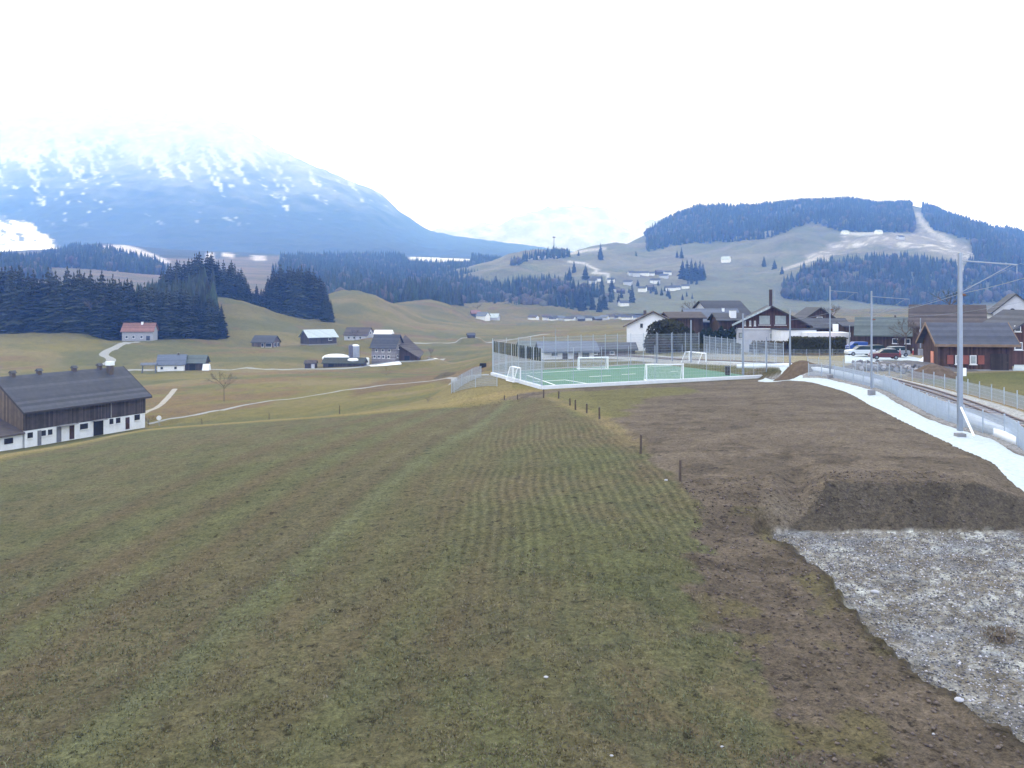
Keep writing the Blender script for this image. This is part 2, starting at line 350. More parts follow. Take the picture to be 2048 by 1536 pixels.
# basin gravel, mottled pale stone over dark mud
kb = sst(-.05, .25, db)*(ft <= .03)*sst(1535, 1560, PX)
gr = fbm(X*3.4, Y*2.6, 101, 5); gr2 = fbm(X*.45, Y*.7, 103, 4)
gcol = mixc(np.zeros(X.shape+(3,))+[.135,.128,.130], [.225,.225,.25], sst(.44, .60, gr*.75+gr2*.25))
edge = np.exp(-((db-.9)/.55)**2)*(Y > 24)*(Y < 33.8)
gcol = mixc(gcol, [.36,.38,.42], .75*sst(.5, .66, gr)*np.clip(edge+sst(.55, .75, gr2+.04*(X-12)), 0, 1))
gcol = mixc(gcol, [.13,.15,.21], sst(.55, .68, fbm(X*.9, Y*2.2, 107, 3))*.5)
gcol = mixc(gcol, [.085,.070,.058], sst(.50, .62, fbm(X*.8, Y*1.2, 109, 5))*.4)
col = col*(1-kb[..., None])+gcol*kb[..., None]
# bank face: shade of the steep front put into a darker soil colour
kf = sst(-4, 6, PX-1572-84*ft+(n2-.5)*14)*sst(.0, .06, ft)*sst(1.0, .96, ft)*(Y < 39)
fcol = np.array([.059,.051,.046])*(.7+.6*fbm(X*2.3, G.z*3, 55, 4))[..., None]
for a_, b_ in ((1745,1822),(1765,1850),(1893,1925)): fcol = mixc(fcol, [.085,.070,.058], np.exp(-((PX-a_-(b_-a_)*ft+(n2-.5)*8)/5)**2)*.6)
col = mixc(col, [.118,.100,.088], .8*(1-kf)*sst(0,.05,ft)*sst(1.0,.8,ft)*sst(1500,1560,PX)*sst(1690,1650,PX)*(Y < 39)*(.5+n2))  # ramp left of the face painted lighter, as if lit
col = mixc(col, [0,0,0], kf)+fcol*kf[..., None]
# lip of dark turf overhanging the basin edge
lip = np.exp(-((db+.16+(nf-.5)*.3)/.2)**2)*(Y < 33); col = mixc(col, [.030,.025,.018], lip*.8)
# railway ballast, verge beside the path
kt = (1-sst(3.1, 3.6, dt+(n2-.5)*.4)); col = mixc(col, np.array([.30,.31,.36]), kt)
dv = sdist(X, Y, PATH_R+[(38.5,99),(40,92),(39,82),(36.5,70),(33,58),(30,47),(24,36)]); col = mixc(col, [.25,.25,.30], sst(-.3, .3, dv)*(.6+.5*nf))
# ploughed strips and heaps in the middle distance
br = sdist(X, Y, [hit(*p) for p in ((700,775),(830,752),(985,722),(985,748),(870,764),(700,795))]); col = mixc(col, [.11,.075,.055], sst(-1, 2, br)*.75)
# yard and verge round the village
vg = sdist(X, Y, [(26,140),(36,116),(44,98),(62,104),(80,118),(80,150),(40,150)]); col = mixc(col, [.33,.30,.27], sst(-2, 2, vg)*(.5+.5*n2)*.7)
far2 = sst(600, 900, Y)
col *= (1-.12*far2)[..., None]; col *= np.array([1.10,1.07,.85])
col *= (1+.14*sst(30,70,Y)*(Y < 100)*(X < 8))[..., None]
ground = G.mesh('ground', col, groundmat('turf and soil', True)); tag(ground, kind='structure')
# ================================================================ HILL, MOUNTAIN
def cols(px, Y): return None
HC = [
(700,[(1000,700),(1250,680),(1500,640),(1800,600),(2200,620),(2500,640),(3600,700)]),
(960,[(1000,650),(1250,610),(1500,560),(1800,540),(2200,560),(2500,590),(3600,640)]),
(1060,[(1000,632),(1250,585),(1500,545),(1800,512),(2200,540),(2500,570),(3600,620)]),
(1180,[(1000,628),(1250,582),(1500,543),(1800,512),(2200,500),(2500,530),(3600,600)]),
(1290,[(1000,628),(1250,585),(1500,545),(1800,512),(2200,485),(2500,476),(3600,560)]),
(1330,[(1000,628),(1250,583),(1500,542),(1800,508),(2200,470),(2450,448),(3600,520)]),
(1400,[(1000,628),(1250,578),(1500,532),(1800,500),(2200,450),(2450,421),(3600,480)]),
(1500,[(1000,630),(1250,580),(1480,532),(1750,486),(2200,445),(2450,420),(3600,450)]),
(1600,[(1000,632),(1220,600),(1450,530),(1700,462),(2200,438),(2480,408),(3600,440)]),
(1700,[(1000,632),(1180,606),(1400,535),(1700,468),(2200,428),(2480,405),(3600,440)]),
(1770,[(1000,632),(1180,610),(1400,530),(1700,470),(2200,434),(2480,415),(3600,445)]),
(1850,[(1000,632),(1180,612),(1400,525),(1700,472),(2200,440),(2480,424),(3600,450)]),
(1950,[(1000,632),(1180,612),(1400,530),(1700,490),(2200,462),(2480,452),(3600,480)]),
(2050,[(1000,632),(1180,612),(1400,545),(1700,515),(2200,490),(2480,478),(3600,500)]),
(2600,[(1000,632),(1180,620),(1400,590),(1700,575),(2200,560),(2480,556),(3600,570)]),
]
H = Land(HC, np.arange(700, 2600, 6), np.geomspace(1000, 3600, 260))
H.z += (fbm(H.X/130, H.Y/130, 5, 5)-.5)*44*sst(1150, 1500, H.Y)+(fbm(H.X/30, H.Y/30, 6, 3)-.5)*3
HPX = CX+F*H.X/H.Y; HPY = HY-F*H.z/H.Y
hn = fbm(H.X/70, H.Y/50, 7, 5); hn2 = fbm(H.X/22, H.Y/18, 8, 4)
hc = np.zeros(H.X.shape+(3,))+[.118,.125,.072]
hc = mixc(hc, [.17,.16,.115], sst(.42, .62, hn)*.8*sst(1200, 1500, H.Y)); hc = mixc(hc, [.115,.10,.07], sst(.55, .7, hn2)*.5)
SKI = [(1835,432),(1862,462),(1900,480),(1945,500)]
def inpx(poly, px, py): return sdist(px, py, poly)
dirt = inpx([(1690,470),(1830,462),(1842,430),(1862,462),(1940,485),(1945,510),(1920,560),(1900,516),(1760,492),(1700,500),(1610,535),(1600,520)], HPX, HPY)
hc = mixc(hc, [.25,.23,.20], sst(-2, 9, dirt+(hn2-.5)*34)*.75)
hc = mixc(hc, [.42,.41,.38], sst(.60, .70, hn2)*sst(-2, 8, dirt))
run = pdist(HPX, HPY, [(1836,428),(1846,448),(1868,468),(1900,482)]); hc = mixc(hc, [.36,.34,.30], 1-sst(3, 6, run))
road = pdist(HPX, HPY, [(1135,523),(1170,527),(1180,533),(1196,540),(1186,546),(1215,548),(1214,560)]); hc = mixc(hc, [.38,.38,.38], 1-sst(1.2, 3, road))
ridge = pdist(HPX, HPY, [(1060,516),(1110,512),(1180,500),(1210,497)]); hc = mixc(hc, [.42,.40,.38], (1-sst(1.5, 4, ridge))*.8)
r3 = pdist(HPX, HPY, [(1565,540),(1610,525),(1640,512),(1660,522)]); hc = mixc(hc, [.40,.37,.33], (1-sst(1.5, 4, r3))*.7)
snowp = pdist(HPX, HPY, [(1685,466),(1720,468),(1760,466)]); hc = mixc(hc, [.6,.6,.6], (1-sst(2, 5, snowp+(hn2-.5)*6))*.5)
hill = H.mesh('hill', hc, groundmat('hill pasture', False)); tag(hill, kind='structure')

# low far terrain between the valley and the mountain (forested benches with clearings)
LC = [
(-600,[(600,640),(900,560),(1300,535),(1900,520),(2600,505),(3400,520)]),
(0,[(600,640),(900,560),(1300,525),(1900,510),(2600,505),(3400,520)]),
(120,[(600,640),(900,565),(1300,530),(1900,508),(2600,500),(3400,515)]),
(200,[(600,640),(900,570),(1300,533),(1900,498),(2600,490),(3400,510)]),
(330,[(600,640),(900,580),(1300,545),(1900,512),(2600,500),(3400,520)]),
(520,[(600,640),(900,590),(1300,550),(1900,522),(2600,508),(3400,520)]),
(660,[(600,680),(900,602),(1300,565),(1900,535),(2600,512),(3400,525)]),
(800,[(600,690),(900,616),(1300,575),(1900,545),(2600,515),(3400,530)]),
(940,[(600,700),(900,640),(1300,580),(1900,545),(2600,520),(3400,535)]),
(985,[(600,690),(880,668),(1300,592),(1900,550),(2600,525),(3400,540)]),
(1060,[(600,690),(900,650),(1300,620),(1900,560),(2600,535),(3400,550)]),
(1300,[(600,720),(900,680),(1300,650),(1900,620),(2600,600),(3400,600)]),
]
LW = Land(LC, np.arange(-600, 1300, 8), np.geomspace(620, 3400, 240))
LW.z += (fbm(LW.X/120, LW.Y/120, 15, 4)-.5)*10
LPX = CX+F*LW.X/LW.Y; LPY = HY-F*LW.z/LW.Y
lc = np.zeros(LW.X.shape+(3,))+[.105,.095,.068]
ln = fbm(LW.X/60, LW.Y/45, 17, 4)
lc = mixc(lc, [.15,.115,.085], sst(.45, .65, ln))
fh = sst(3, -3, LPY-np.interp(LPX, [0,180,200,330,400,560], [505,500,490,516,517,512]))*(LPX < 600); lc = mixc(lc, [.035,.045,.045], fh)
SNOWP = [[(0,440),(45,442),(80,470),(112,492),(118,500),(60,520),(0,520)], [(190,492),(250,490),(300,505),(340,525),(300,530),(285,508),(200,500)],
         [(415,508),(428,507),(426,518),(418,520)],[(445,506),(470,508),(465,514),(448,512)],[(505,512),(528,513),(528,521),(508,521)], [(805,502),(940,508),(945,520),(830,526)], [(630,535),(665,540),(660,546),(632,543)]]
for p in SNOWP[1:]:
    d = sdist(LPX, LPY, p); lc = mixc(lc, [.50,.47,.50] if p[0][0] < 700 else [.62,.63,.66], sst(-3, 2, d+(ln-.5)*8))
bench = LW.mesh('valley_benches', lc, groundmat('bench pasture', False)); tag(bench, kind='structure')

# snowy mountain, its upper colour paled to stand in for cloud
MC = [
(-1200,[(3000,520),(4000,430),(5200,330),(6600,215),(8200,260)]),
(-300,[(3000,520),(4000,430),(5200,330),(6600,215),(8200,260)]),
(0,[(3000,520),(4000,430),(5200,330),(6600,222),(8200,280)]),
(200,[(3000,520),(4000,432),(5200,332),(6600,225),(8200,300)]),
(400,[(3000,520),(4000,440),(5200,345),(6600,240),(8200,330)]),
(480,[(3000,520),(4000,445),(5200,355),(6600,272),(8200,350)]),
(560,[(3000,520),(4000,455),(5200,378),(6600,316),(8200,400)]),
(650,[(3000,520),(4000,465),(5200,400),(6600,346),(8200,430)]),
(750,[(3000,522),(4000,475),(5200,430),(6600,395),(8200,470)]),
(800,[(3000,525),(4000,485),(5200,452),(6600,430),(8200,500)]),
(870,[(3000,528),(4000,497),(5200,478),(6600,470),(8200,520)]),
(950,[(3000,530),(4000,505),(5200,490),(6600,482),(8200,540)]),
(1030,[(3000,535),(4000,512),(5200,500),(6600,491),(8200,560)]),
(1150,[(3000,545),(4000,525),(5200,515),(6600,508),(8200,580)]),
(1500,[(3000,600),(4000,590),(5200,590),(6600,580),(8200,620)]),
]
M = Land(MC, np.arange(-1100, 1500, 6), np.linspace(3000, 8200, 300))
u = M.X*.8+M.Y*.25
M.z += (fbm(M.X/420, M.Y/900, 25, 5)-.5)*170*sst(3200, 4500, M.Y)*sst(1000, 700, CX+F*M.X/M.Y)
M.z += (fbm(M.X/60, M.Y/60, 26, 3)-.5)*26
MPX = CX+F*M.X/M.Y; MPY = HY-F*M.z/M.Y
mn = fbm(M.X/90, M.Y/120, 27, 5); gl = fbm((M.X+.20*M.Y)/120, M.Y/1100, 28, 5)
mc = np.zeros(M.X.shape+(3,))+[.035,.045,.05]
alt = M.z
mc = mixc(mc, [.78,.82,.86], np.clip(sst(420, 1300, alt+(mn-.5)*420)*.62, 0, 1))  # grade with height: cloud brightening put into the colour
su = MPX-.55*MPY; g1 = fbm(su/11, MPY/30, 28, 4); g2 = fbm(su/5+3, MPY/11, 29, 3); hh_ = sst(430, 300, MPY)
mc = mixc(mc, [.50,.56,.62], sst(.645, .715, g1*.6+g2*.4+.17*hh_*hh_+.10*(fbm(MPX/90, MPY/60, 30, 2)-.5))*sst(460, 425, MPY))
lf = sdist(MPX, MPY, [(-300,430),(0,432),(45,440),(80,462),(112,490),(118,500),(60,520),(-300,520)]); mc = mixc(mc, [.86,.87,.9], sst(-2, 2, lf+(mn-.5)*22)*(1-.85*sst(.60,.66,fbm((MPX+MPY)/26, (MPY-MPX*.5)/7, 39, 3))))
RC = [
(700,[(7400,560),(7800,500),(8250,470),(8600,520)]),(860,[(7400,560),(7800,500),(8250,466),(8600,520)]),(980,[(7400,560),(7800,490),(8250,446),(8600,500)]),
(1060,[(7400,560),(7800,480),(8250,424),(8600,480)]),(1130,[(7400,560),(7800,470),(8250,412),(8600,480)]),(1210,[(7400,560),(7800,480),(8250,420),(8600,480)]),
(1250,[(7400,560),(7800,490),(8250,452),(8600,500)]),(1330,[(7400,560),(7800,480),(8250,432),(8600,500)]),(1500,[(7400,560),(7800,500),(8250,470),(8600,520)])]
FR = Land(RC, np.arange(700, 1500, 5), np.linspace(7400, 8600, 90)); FR.z += (fbm(FR.X/160, FR.Y/200, 45, 5)-.5)*150
fc = np.zeros(FR.X.shape+(3,))+[.58,.62,.65]; fc = mixc(fc, [.34,.38,.42], sst(.5, .62, fbm(FR.X/120, FR.z/60, 46, 4))*.6)  # near-white colour stands in for the cloud veil over the range
far_range = FR.mesh('far_veiled_range', fc, groundmat('far veiled range', False)); tag(far_range, kind='structure')
mountain = M.mesh('mountain', mc, groundmat('cloud paled snowy mountain', False)); tag(mountain, kind='structure')

# ---------------------------------------------------------------- world, sun, haze
wd = bpy.data.worlds.new('World'); SC.world = wd; wd.use_nodes = True
N, L = wd.node_tree.nodes, wd.node_tree.links
bg = N['Background']; sky = N.new('ShaderNodeTexSky'); sky.sky_type = 'NISHITA'; sky.sun_disc = False
SUN_EL, SUN_AZ = R(38), R(-25)
sky.sun_elevation = SUN_EL; sky.sun_rotation = SUN_AZ
mx = N.new('ShaderNodeMix'); mx.data_type = 'RGBA'; mx.inputs['Factor'].default_value = .88
L.new(sky.outputs[0], mx.inputs['A'])
tc = N.new('ShaderNodeTexCoord'); no = N.new('ShaderNodeTexNoise'); no.inputs['Scale'].default_value = 2.2; no.inputs['Detail'].default_value = 5
L.new(tc.outputs['Generated'], no.inputs['Vector'])
cr = N.new('ShaderNodeMix'); cr.data_type = 'RGBA'; cr.inputs['A'].default_value = (18,20,26,1); cr.inputs['B'].default_value = (22,23.5,28,1)
L.new(no.outputs['Fac'], cr.inputs['Factor']); L.new(cr.outputs['Result'], mx.inputs['B'])
L.new(mx.outputs['Result'], bg.inputs['Color']); bg.inputs['Strength'].default_value = .1
sl = bpy.data.lights.new('sun', 'SUN'); sl.energy = .9; sl.angle = R(18); sl.color = (1, .96, .9)
so = bpy.data.objects.new('sun', sl); COL.objects.link(so)
sd = Vector((math.sin(SUN_AZ)*math.cos(SUN_EL), math.cos(SUN_AZ)*math.cos(SUN_EL), math.sin(SUN_EL)))
so.rotation_euler = sd.to_track_quat('Z', 'Y').to_euler(); so.location = (0, 0, 60)

hz = MB().box(-7600, -300, -400, 5600, 8700, 1700).build('haze', bpy.data.materials.new('haze')); tag(hz, kind='stuff')
hm = hz.data.materials[0]; hm.use_nodes = True; hn_ = hm.node_tree.nodes
hn_.remove(hn_['Principled BSDF']); pv = hn_.new('ShaderNodeVolumePrincipled')
pv.inputs['Color'].default_value = (.165,.37,1,1); pv.inputs['Absorption Color'].default_value = (1,1,1,1); pv.inputs['Density'].default_value = HAZE = 2.75e-4
pv.inputs['Anisotropy'].default_value = 0
hm.node_tree.links.new(pv.outputs[0], hn_['Material Output'].inputs['Volume'])

cam = bpy.data.cameras.new('camera'); co = bpy.data.objects.new('camera', cam); COL.objects.link(co); SC.camera = co
co.location = (0, 0, 0); co.rotation_euler = (R(90), 0, 0); cam.sensor_width = 36; cam.lens = 36*F/2048
cam.shift_y = -(768-HY)/2048; cam.clip_start = .5; cam.clip_end = 20000
SC.view_settings.view_transform = 'Standard'; SC.view_settings.look = 'None'; SC.view_settings.exposure = 0; SC.view_settings.gamma = 1
SC.cycles.volume_bounces = 2; SC.cycles.max_bounces = 6; SC.cycles.diffuse_bounces = 2; SC.cycles.transparent_max_bounces = 12
SC.cycles.use_denoising = True
# ================================================================ FORESTS
def attrmat(name, rough=.9, lo=.7, hi=1.3, scale=.5):
    m, N, L, B = newmat(name); a = N.new('ShaderNodeAttribute'); a.attribute_name = 'col'
    geo = N.new('ShaderNodeNewGeometry'); no = N.new('ShaderNodeTexNoise'); no.inputs['Scale'].default_value = scale; no.inputs['Detail'].default_value = 4
    L.new(geo.outputs['Position'], no.inputs['Vector']); mr = N.new('ShaderNodeMapRange'); mr.inputs['From Min'].default_value = .3; mr.inputs['From Max'].default_value = .7
    mr.inputs['To Min'].default_value = lo; mr.inputs['To Max'].default_value = hi; L.new(no.outputs['Fac'], mr.inputs['Value'])
    vm = N.new('ShaderNodeVectorMath'); vm.operation = 'SCALE'; L.new(a.outputs['Color'], vm.inputs[0]); L.new(mr.outputs['Result'], vm.inputs['Scale'])
    L.new(vm.outputs[0], B.inputs['Base Color']); B.inputs['Roughness'].default_value = rough; B.inputs['Specular IOR Level'].default_value = .1
    return m
MF = attrmat('far forest needles')
def cone_template(tiers, sides):
    v = []; f = []
    for t in range(tiers):
        z0 = .08+.92*t/tiers*.92; z1 = min(1, z0+.92/tiers*1.75) if t < tiers-1 else 1.0
        r = (1-t/tiers)**.85
        b = len(v); v.append((0, 0, z1))
        for i in range(sides):
            a = 2*math.pi*(i+.5*t)/sides; rr = r*(1 if i % 2 else .72)
            v.append((math.cos(a)*rr, math.sin(a)*rr, z0-(.03 if i % 2 else 0)))
        f += [(b, b+1+i, b+1+(i+1) % sides) for i in range(sides)]
    return np.array(v), np.array(f)
def dome_template():
    v = []; f = []
    prof = [(.25,.1),(.8,.35),(1,.6),(.75,.85)]
    for r, z in prof:
        for i in range(7): a = 2*math.pi*i/7; v.append((math.cos(a)*r, math.sin(a)*r, z))
    v.append((0, 0, 1.0)); n = len(v)-1
    for j in range(3):
        for i in range(7):
            a, b, c, d = j*7+i, j*7+(i+1) % 7, (j+1)*7+(i+1) % 7, (j+1)*7+i; f += [(a, b, c), (a, c, d)]
    f += [(21+i, 21+(i+1) % 7, n) for i in range(7)]
    return np.array(v), np.array(f)
def wood(name, land, pts, h, tpl, wid, colr, label, cat='wood'):
    pts = np.asarray(pts); n = len(pts); V, T = tpl; k = len(V)
    hh = np.asarray(h)*RNG.uniform(.6, 1.15, n); rr = hh*wid*RNG.uniform(.8, 1.25, n); a = RNG.uniform(0, 6.28, n)
    ca, sa = np.cos(a), np.sin(a); j = RNG.uniform(.8, 1.2, (n, k))
    x = (V[None, :, 0]*ca[:, None]-V[None, :, 1]*sa[:, None])*rr[:, None]*j+pts[:, 0:1]
    y = (V[None, :, 0]*sa[:, None]+V[None, :, 1]*ca[:, None])*rr[:, None]*j+pts[:, 1:2]
    z = V[None, :, 2]*hh[:, None]+(land.at(pts[:, 0], pts[:, 1])-.6)[:, None]
    co = np.stack([x, y, z], -1).reshape(-1, 3)
    q = (T[None]+(np.arange(n)*k)[:, None, None]).reshape(-1, 3)
    o = np_mesh(name, co, q, MF); tag(o, label, cat, kind='stuff')
    base = np.asarray(colr)[None]*RNG.uniform(.65, 1.4, (n, 1))*(1+RNG.uniform(-.12, .12, (n, 3)))
    c4 = np.ones((n, k, 4), np.float32); c4[:, :, :3] = base[:, None, :]
    o.data.color_attributes.new('col', 'FLOAT_COLOR', 'POINT').data.foreach_set('color', c4.ravel())
    return o
def scatter(land, poly, y0, y1, sp, mask=None, pmin=None, pmax=None):
    "points on the land whose foot falls inside a photo polygon"
    px = [p[0] for p in poly]; x0 = (min(px)-CX)/F; x1 = (max(px)-CX)/F
    out = []; y = y0
    while y < y1:
        n = max(1, int((x1-x0)*y/sp)); u = (np.arange(n)+RNG.uniform(0, 1, n))/n
        Yv = y+RNG.uniform(0, sp, n); Xv = (x0+(x1-x0)*u)*Yv
        out.append(np.stack([Xv, Yv], 1)); y += sp
    p = np.concatenate(out); z = land.at(p[:, 0], p[:, 1]); PXv = CX+F*p[:, 0]/p[:, 1]; PYv = HY-F*z/p[:, 1]
    k = inside(PXv, PYv, poly)
    if mask is not None: k &= mask(p[:, 0], p[:, 1], PXv, PYv)
    return p[k]
C3 = cone_template(3, 8); C2 = cone_template(3, 6); DM = dome_template()
CON = (.026,.036,.026); BARE = (.070,.064,.058)
def gap(th, sx, sy, s): return lambda x, y, a, b: fbm(x/sx, y/sy, s, 3) > th
def both(name, land, pts, h, label, tpl=C2, bare=.10, wid=.18, c=CON):
    pts = np.asarray(pts); r = RNG.uniform(0, 1, len(pts)) < bare*(.4+1.6*(fbm(pts[:, 0]/60, pts[:, 1]/60, 77, 3) > .5))
    wood(name, land, pts[~r], h, tpl, wid, c, label)
    if bare: wood(name, land, pts[r], h*.72, DM, .34, BARE, label.replace('conifer', 'leafless').replace('spruce', 'leafless'), 'wood')
# hill woods
both('hill_wood', H, scatter(H, [(1293,505),(1371,490),(1471,484),(1548,476),(1587,457),(1625,447),(1683,465),(1830,466),(1829,440),(1815,380),(1290,380)], 1700, 2700, 9.5, gap(.3, 60, 60, 3)), 24, 'dark conifer wood covering the top of the right hill')
both('hill_wood', H, scatter(H, [(1868,460),(1941,484),(1950,520),(1925,548),(1960,606),(2140,610),(2140,380),(1842,380),(1845,430)], 1150, 2700, 10, gap(.3, 60, 60, 4)), 23, 'conifer wood right of the bare ski run on the hill')
both('lower_hill_wood', H, scatter(H, [(1564,597),(1568,570),(1600,550),(1640,535),(1700,528),(1760,520),(1840,526),(1905,535),(1925,560),(1965,608),(1850,617),(1745,608),(1695,600),(1625,604)], 1020, 1700, 7.5, gap(.26, 40, 40, 5)), 21, 'conifer wood on the lower slope of the right hill', C3, .2)
# valley woods
clear = lambda x, y, a, b: ~((a > 400)*(a < 560)*(b > 518)*(b < 552)) & ~inside(a, b, [(190,494),(300,500),(345,530),(300,533)]) & ~inside(a, b, [(800,500),(945,508),(940,535),(815,530)])
both('bench_wood', LW, scatter(LW, [(95,520),(150,500),(190,505),(290,515),(350,560),(80,560)], 1200, 2300, 10, clear), 22, 'bluish distant conifer wood below the snowy mountain on the left')
both('bench_wood', LW, scatter(LW, [(540,522),(660,515),(1050,520),(1050,640),(640,600),(545,560)], 1050, 2550, 10.5, lambda x, y, a, b: clear(x, y, a, b) & (fbm(x/110, y/90, 8, 3) > .36)), 23, 'distant conifer wood on the valley benches under the mountain')
both('bench_wood', LW, scatter(LW, [(-60,560),(-60,522),(60,524),(100,516),(100,560)], 900, 1700, 9), 20, 'bluish conifer wood under the bright snowfield at the left edge', C2, .1)
both('valley_wood', LW, scatter(LW, [(640,615),(660,570),(1010,570),(1010,625)], 860, 1100, 7, gap(.3, 30, 30, 9)), 24, 'mixed spruce wood along the far side of the meadow ridge', C3, .25)
both('valley_wood', LW, scatter(LW, [(815,630),(815,590),(935,590),(940,630)], 860, 960, 6), 33, 'dark spruce wood clump rising behind the meadow ridge', C3, 0)
both('valley_wood', H, scatter(H, [(945,640),(960,570),(1045,555),(1150,560),(1205,600),(1215,635)], 1010, 1330, 8, lambda x, y, a, b: fbm(x/38, y/45, 10, 3) > .34+np.clip((a-1100)/250, 0, .3)), 25, 'mixed spruce wood below the hamlet on the hillside', C3, .3)
both('ridge_wood', H, scatter(H, [(1000,545),(1055,512),(1130,508),(1145,516),(1060,522)], 1500, 2000, 8), 18, 'conifer wood on the low ridge with the small mast', C2, .1)

# ---- spruces one can tell apart
MB_N = [mat('spruce needles', (.036,.042,.029), .45, 1.1, .9, rnd=.35, spec=.1), mat('spruce bark', (.09,.07,.055), .3, 4)]
def spruce_mesh(seed, h=28, w=.16):
    r = random.Random(seed); mb = MB(); n = 17
    for t in range(n):
        f = t/(n-1); z = h*(.06+.9*f); rad = h*w*(1-f)**.8*(1+.15*math.sin(seed+t*1.7))+.25
        k = 11 if f < .6 else 7
        for i in range(k):
            a = 2*math.pi*(i+r.random()*.8)/k; rr = rad*r.uniform(.62, 1.18); zz = z+r.uniform(-.5, .5)
            dx, dy = math.cos(a), math.sin(a); sw = rr*.36+.15; dr = rr*r.uniform(.32, .62)
            p0 = (0, 0, zz+.35); p1 = (dx*rr*.55-dy*sw, dy*rr*.55+dx*sw, zz-dr*.4); p2 = (dx*rr, dy*rr, zz-dr*.75); p3 = (dx*rr*.55+dy*sw, dy*rr*.55-dx*sw, zz-dr*.4)
            p4 = (dx*rr*.6, dy*rr*.6, zz-dr*.4-rr*.3-.4)
            mb.add([p0, p1, p2, p3, p4], [(0, 1, 2), (0, 2, 3), (1, 4, 2), (2, 4, 3), (1, 0, 4), (0, 3, 4)])
    mb.tube((0, 0, h*.93), (0, 0, h*1.0), .14, .02, 5)
    tr = MB().tube((0, 0, -1.5), (0, 0, h*.95), h*.014, .04, 7)
    return mb, tr
PROTO = []
for s in range(6):
    c, t = spruce_mesh(s*13+1, 28, (.15, .17, .14, .19, .16, .18)[s]); e = empty('spruce', (0, 0, 0))
    c.build('crown', MB_N[0], e); t.build('trunk', MB_N[1], e); PROTO.append(e)
used = set()
def put_tree(x, y, h, label, group, land=None, z=None, name='spruce'):
    i = random.randrange(6); e = PROTO[i]
    if i in used: e = copy_tree(e)
    used.add(i)
    e.location = (x, y, (float((land or G).at(x, y)) if z is None else z)-.3); e.rotation_euler.z = random.uniform(0, 6.28)
    s = h/28; e.scale = (s*random.uniform(1.15, 1.75),)*2+(s,); tag(e, label, 'tree', group); return e
sp_ = lambda px, X_, Y_: float(np.interp(px, X_, Y_))
nt = 0
for row in range(3):                                  # edge rows of the big wood on the left
    px = -30
    while px < 443:
        Yr = (403 if px < 300 else 407+(px-300)*.12)+row*7+random.uniform(-2.5, 2.5)
        h = sp_(px, [-30,0,100,200,300,400,440], [36,34,31,30,27,24,19])*random.uniform(.82, 1.06)
        x = (px-CX)*Yr/F; put_tree(x, Yr, h, 'dark spruce at the edge of the big wood on the left', 'spruces at the edge of the big left wood'); nt += 1
        px += random.uniform(9.5, 15.5)+(1.5 if row else 0)
both('left_wood', G, scatter(G, [(-60,900),(-60,400),(425,400),(430,900)], 423, 520, 4.2), 25, 'dense dark spruce wood behind its edge rows on the left', C3, 0)
def clump(poly_px, Y0, hs, n, label, group):
    for i in range(n):
        px = poly_px[0]+(poly_px[1]-poly_px[0])*((i+random.random())/n); Yr = Y0+random.uniform(0, 26)
        h = sp_(px, hs[0], hs[1])*random.uniform(.82, 1.04); put_tree((px-CX)*Yr/F, Yr, h, label, group)
clump((318, 500), 566, ([318,345,400,425,440,470,490,500],[26,33,33,31,25,28,22,15]), 40, 'dark spruce of the middle clump beyond the left wood', 'spruces of the middle clump')
clump((503, 530), 566, ([503,518,530],[10,17,13]), 5, 'small spruce in the gap between the two dark clumps', 'small spruces between the clumps')
clump((533, 662), 566, ([533,548,560,600,630,645,662],[22,30,33,34,33,28,14]), 46, 'tall dark spruce of the clump on the meadow edge', 'spruces of the meadow edge clump')
def solo(px, py, Y, hp, label, group=None, land=H):
    x = (px-CX)*Y/F; return put_tree(x, Y, hp*Y/F, label, group, land)
def footY(land, px, py, y0): return land.hit(px, py, y0)
for k, (px, py, hp) in enumerate(((1365,557,38),(1374,558,42),(1383,560,45),(1391,560,40),(1400,560,42),(1406,558,34))):
    x, y = footY(H, px, py, 1000); put_tree(x, y, hp*y/F, 'spruce in the dark clump on the open hillside above the village', 'spruces of the hillside clump', H)
for px, py, hp, lb in ((1201,519,34,'lone tall spruce standing against the sky on the left ridge'),(1157,511,12,'small round conifer left of the lone tall spruce'),(1272,512,12,'small dark tree alone on the slope right of the lone spruce'),
    (1354,515,16,'small conifer below the left end of the hilltop wood'),(1363,516,24,'narrow conifer just under the left end of the hilltop wood'),(1528,533,22,'left spruce of two at the foot of the bare knoll'),(1549,538,20,'right spruce of two at the foot of the bare knoll'),(1564,548,18,'spruce between the knoll and the lower wood'),
    (1148,545,26,'spruce standing beside the winding hillside lane'),(1171,558,30,'dark spruce left of the upper hamlet houses'),(1139,560,28,'spruce left of the hamlet beside the wood'),
    (1264,605,42,'large dark conifer below the hamlet houses'),(1163,620,52,'big dark conifer at the right end of the valley wood'),(1126,612,40,'conifer standing in front of the valley wood')):
    x, y = footY(H, px, py, 1000); put_tree(x, y, hp*y/F, lb, None, H)
for i in range(46):
    px = random.uniform(985, 1230); py = random.uniform(575, 622)+(px-985)*.03
    x, y = footY(H, px, py, 1000); put_tree(x, y, random.uniform(17, 27), 'spruce scattered through the wood below the hamlet', 'spruces in the wood below the hamlet', H)
for i in range(20):
    px = random.uniform(1235, 1400); py = random.uniform(566, 606)
    x, y = footY(H, px, py, 1000); put_tree(x, y, random.uniform(8, 14), 'small garden conifer among the hillside hamlet houses', 'garden conifers in the hamlet', H)

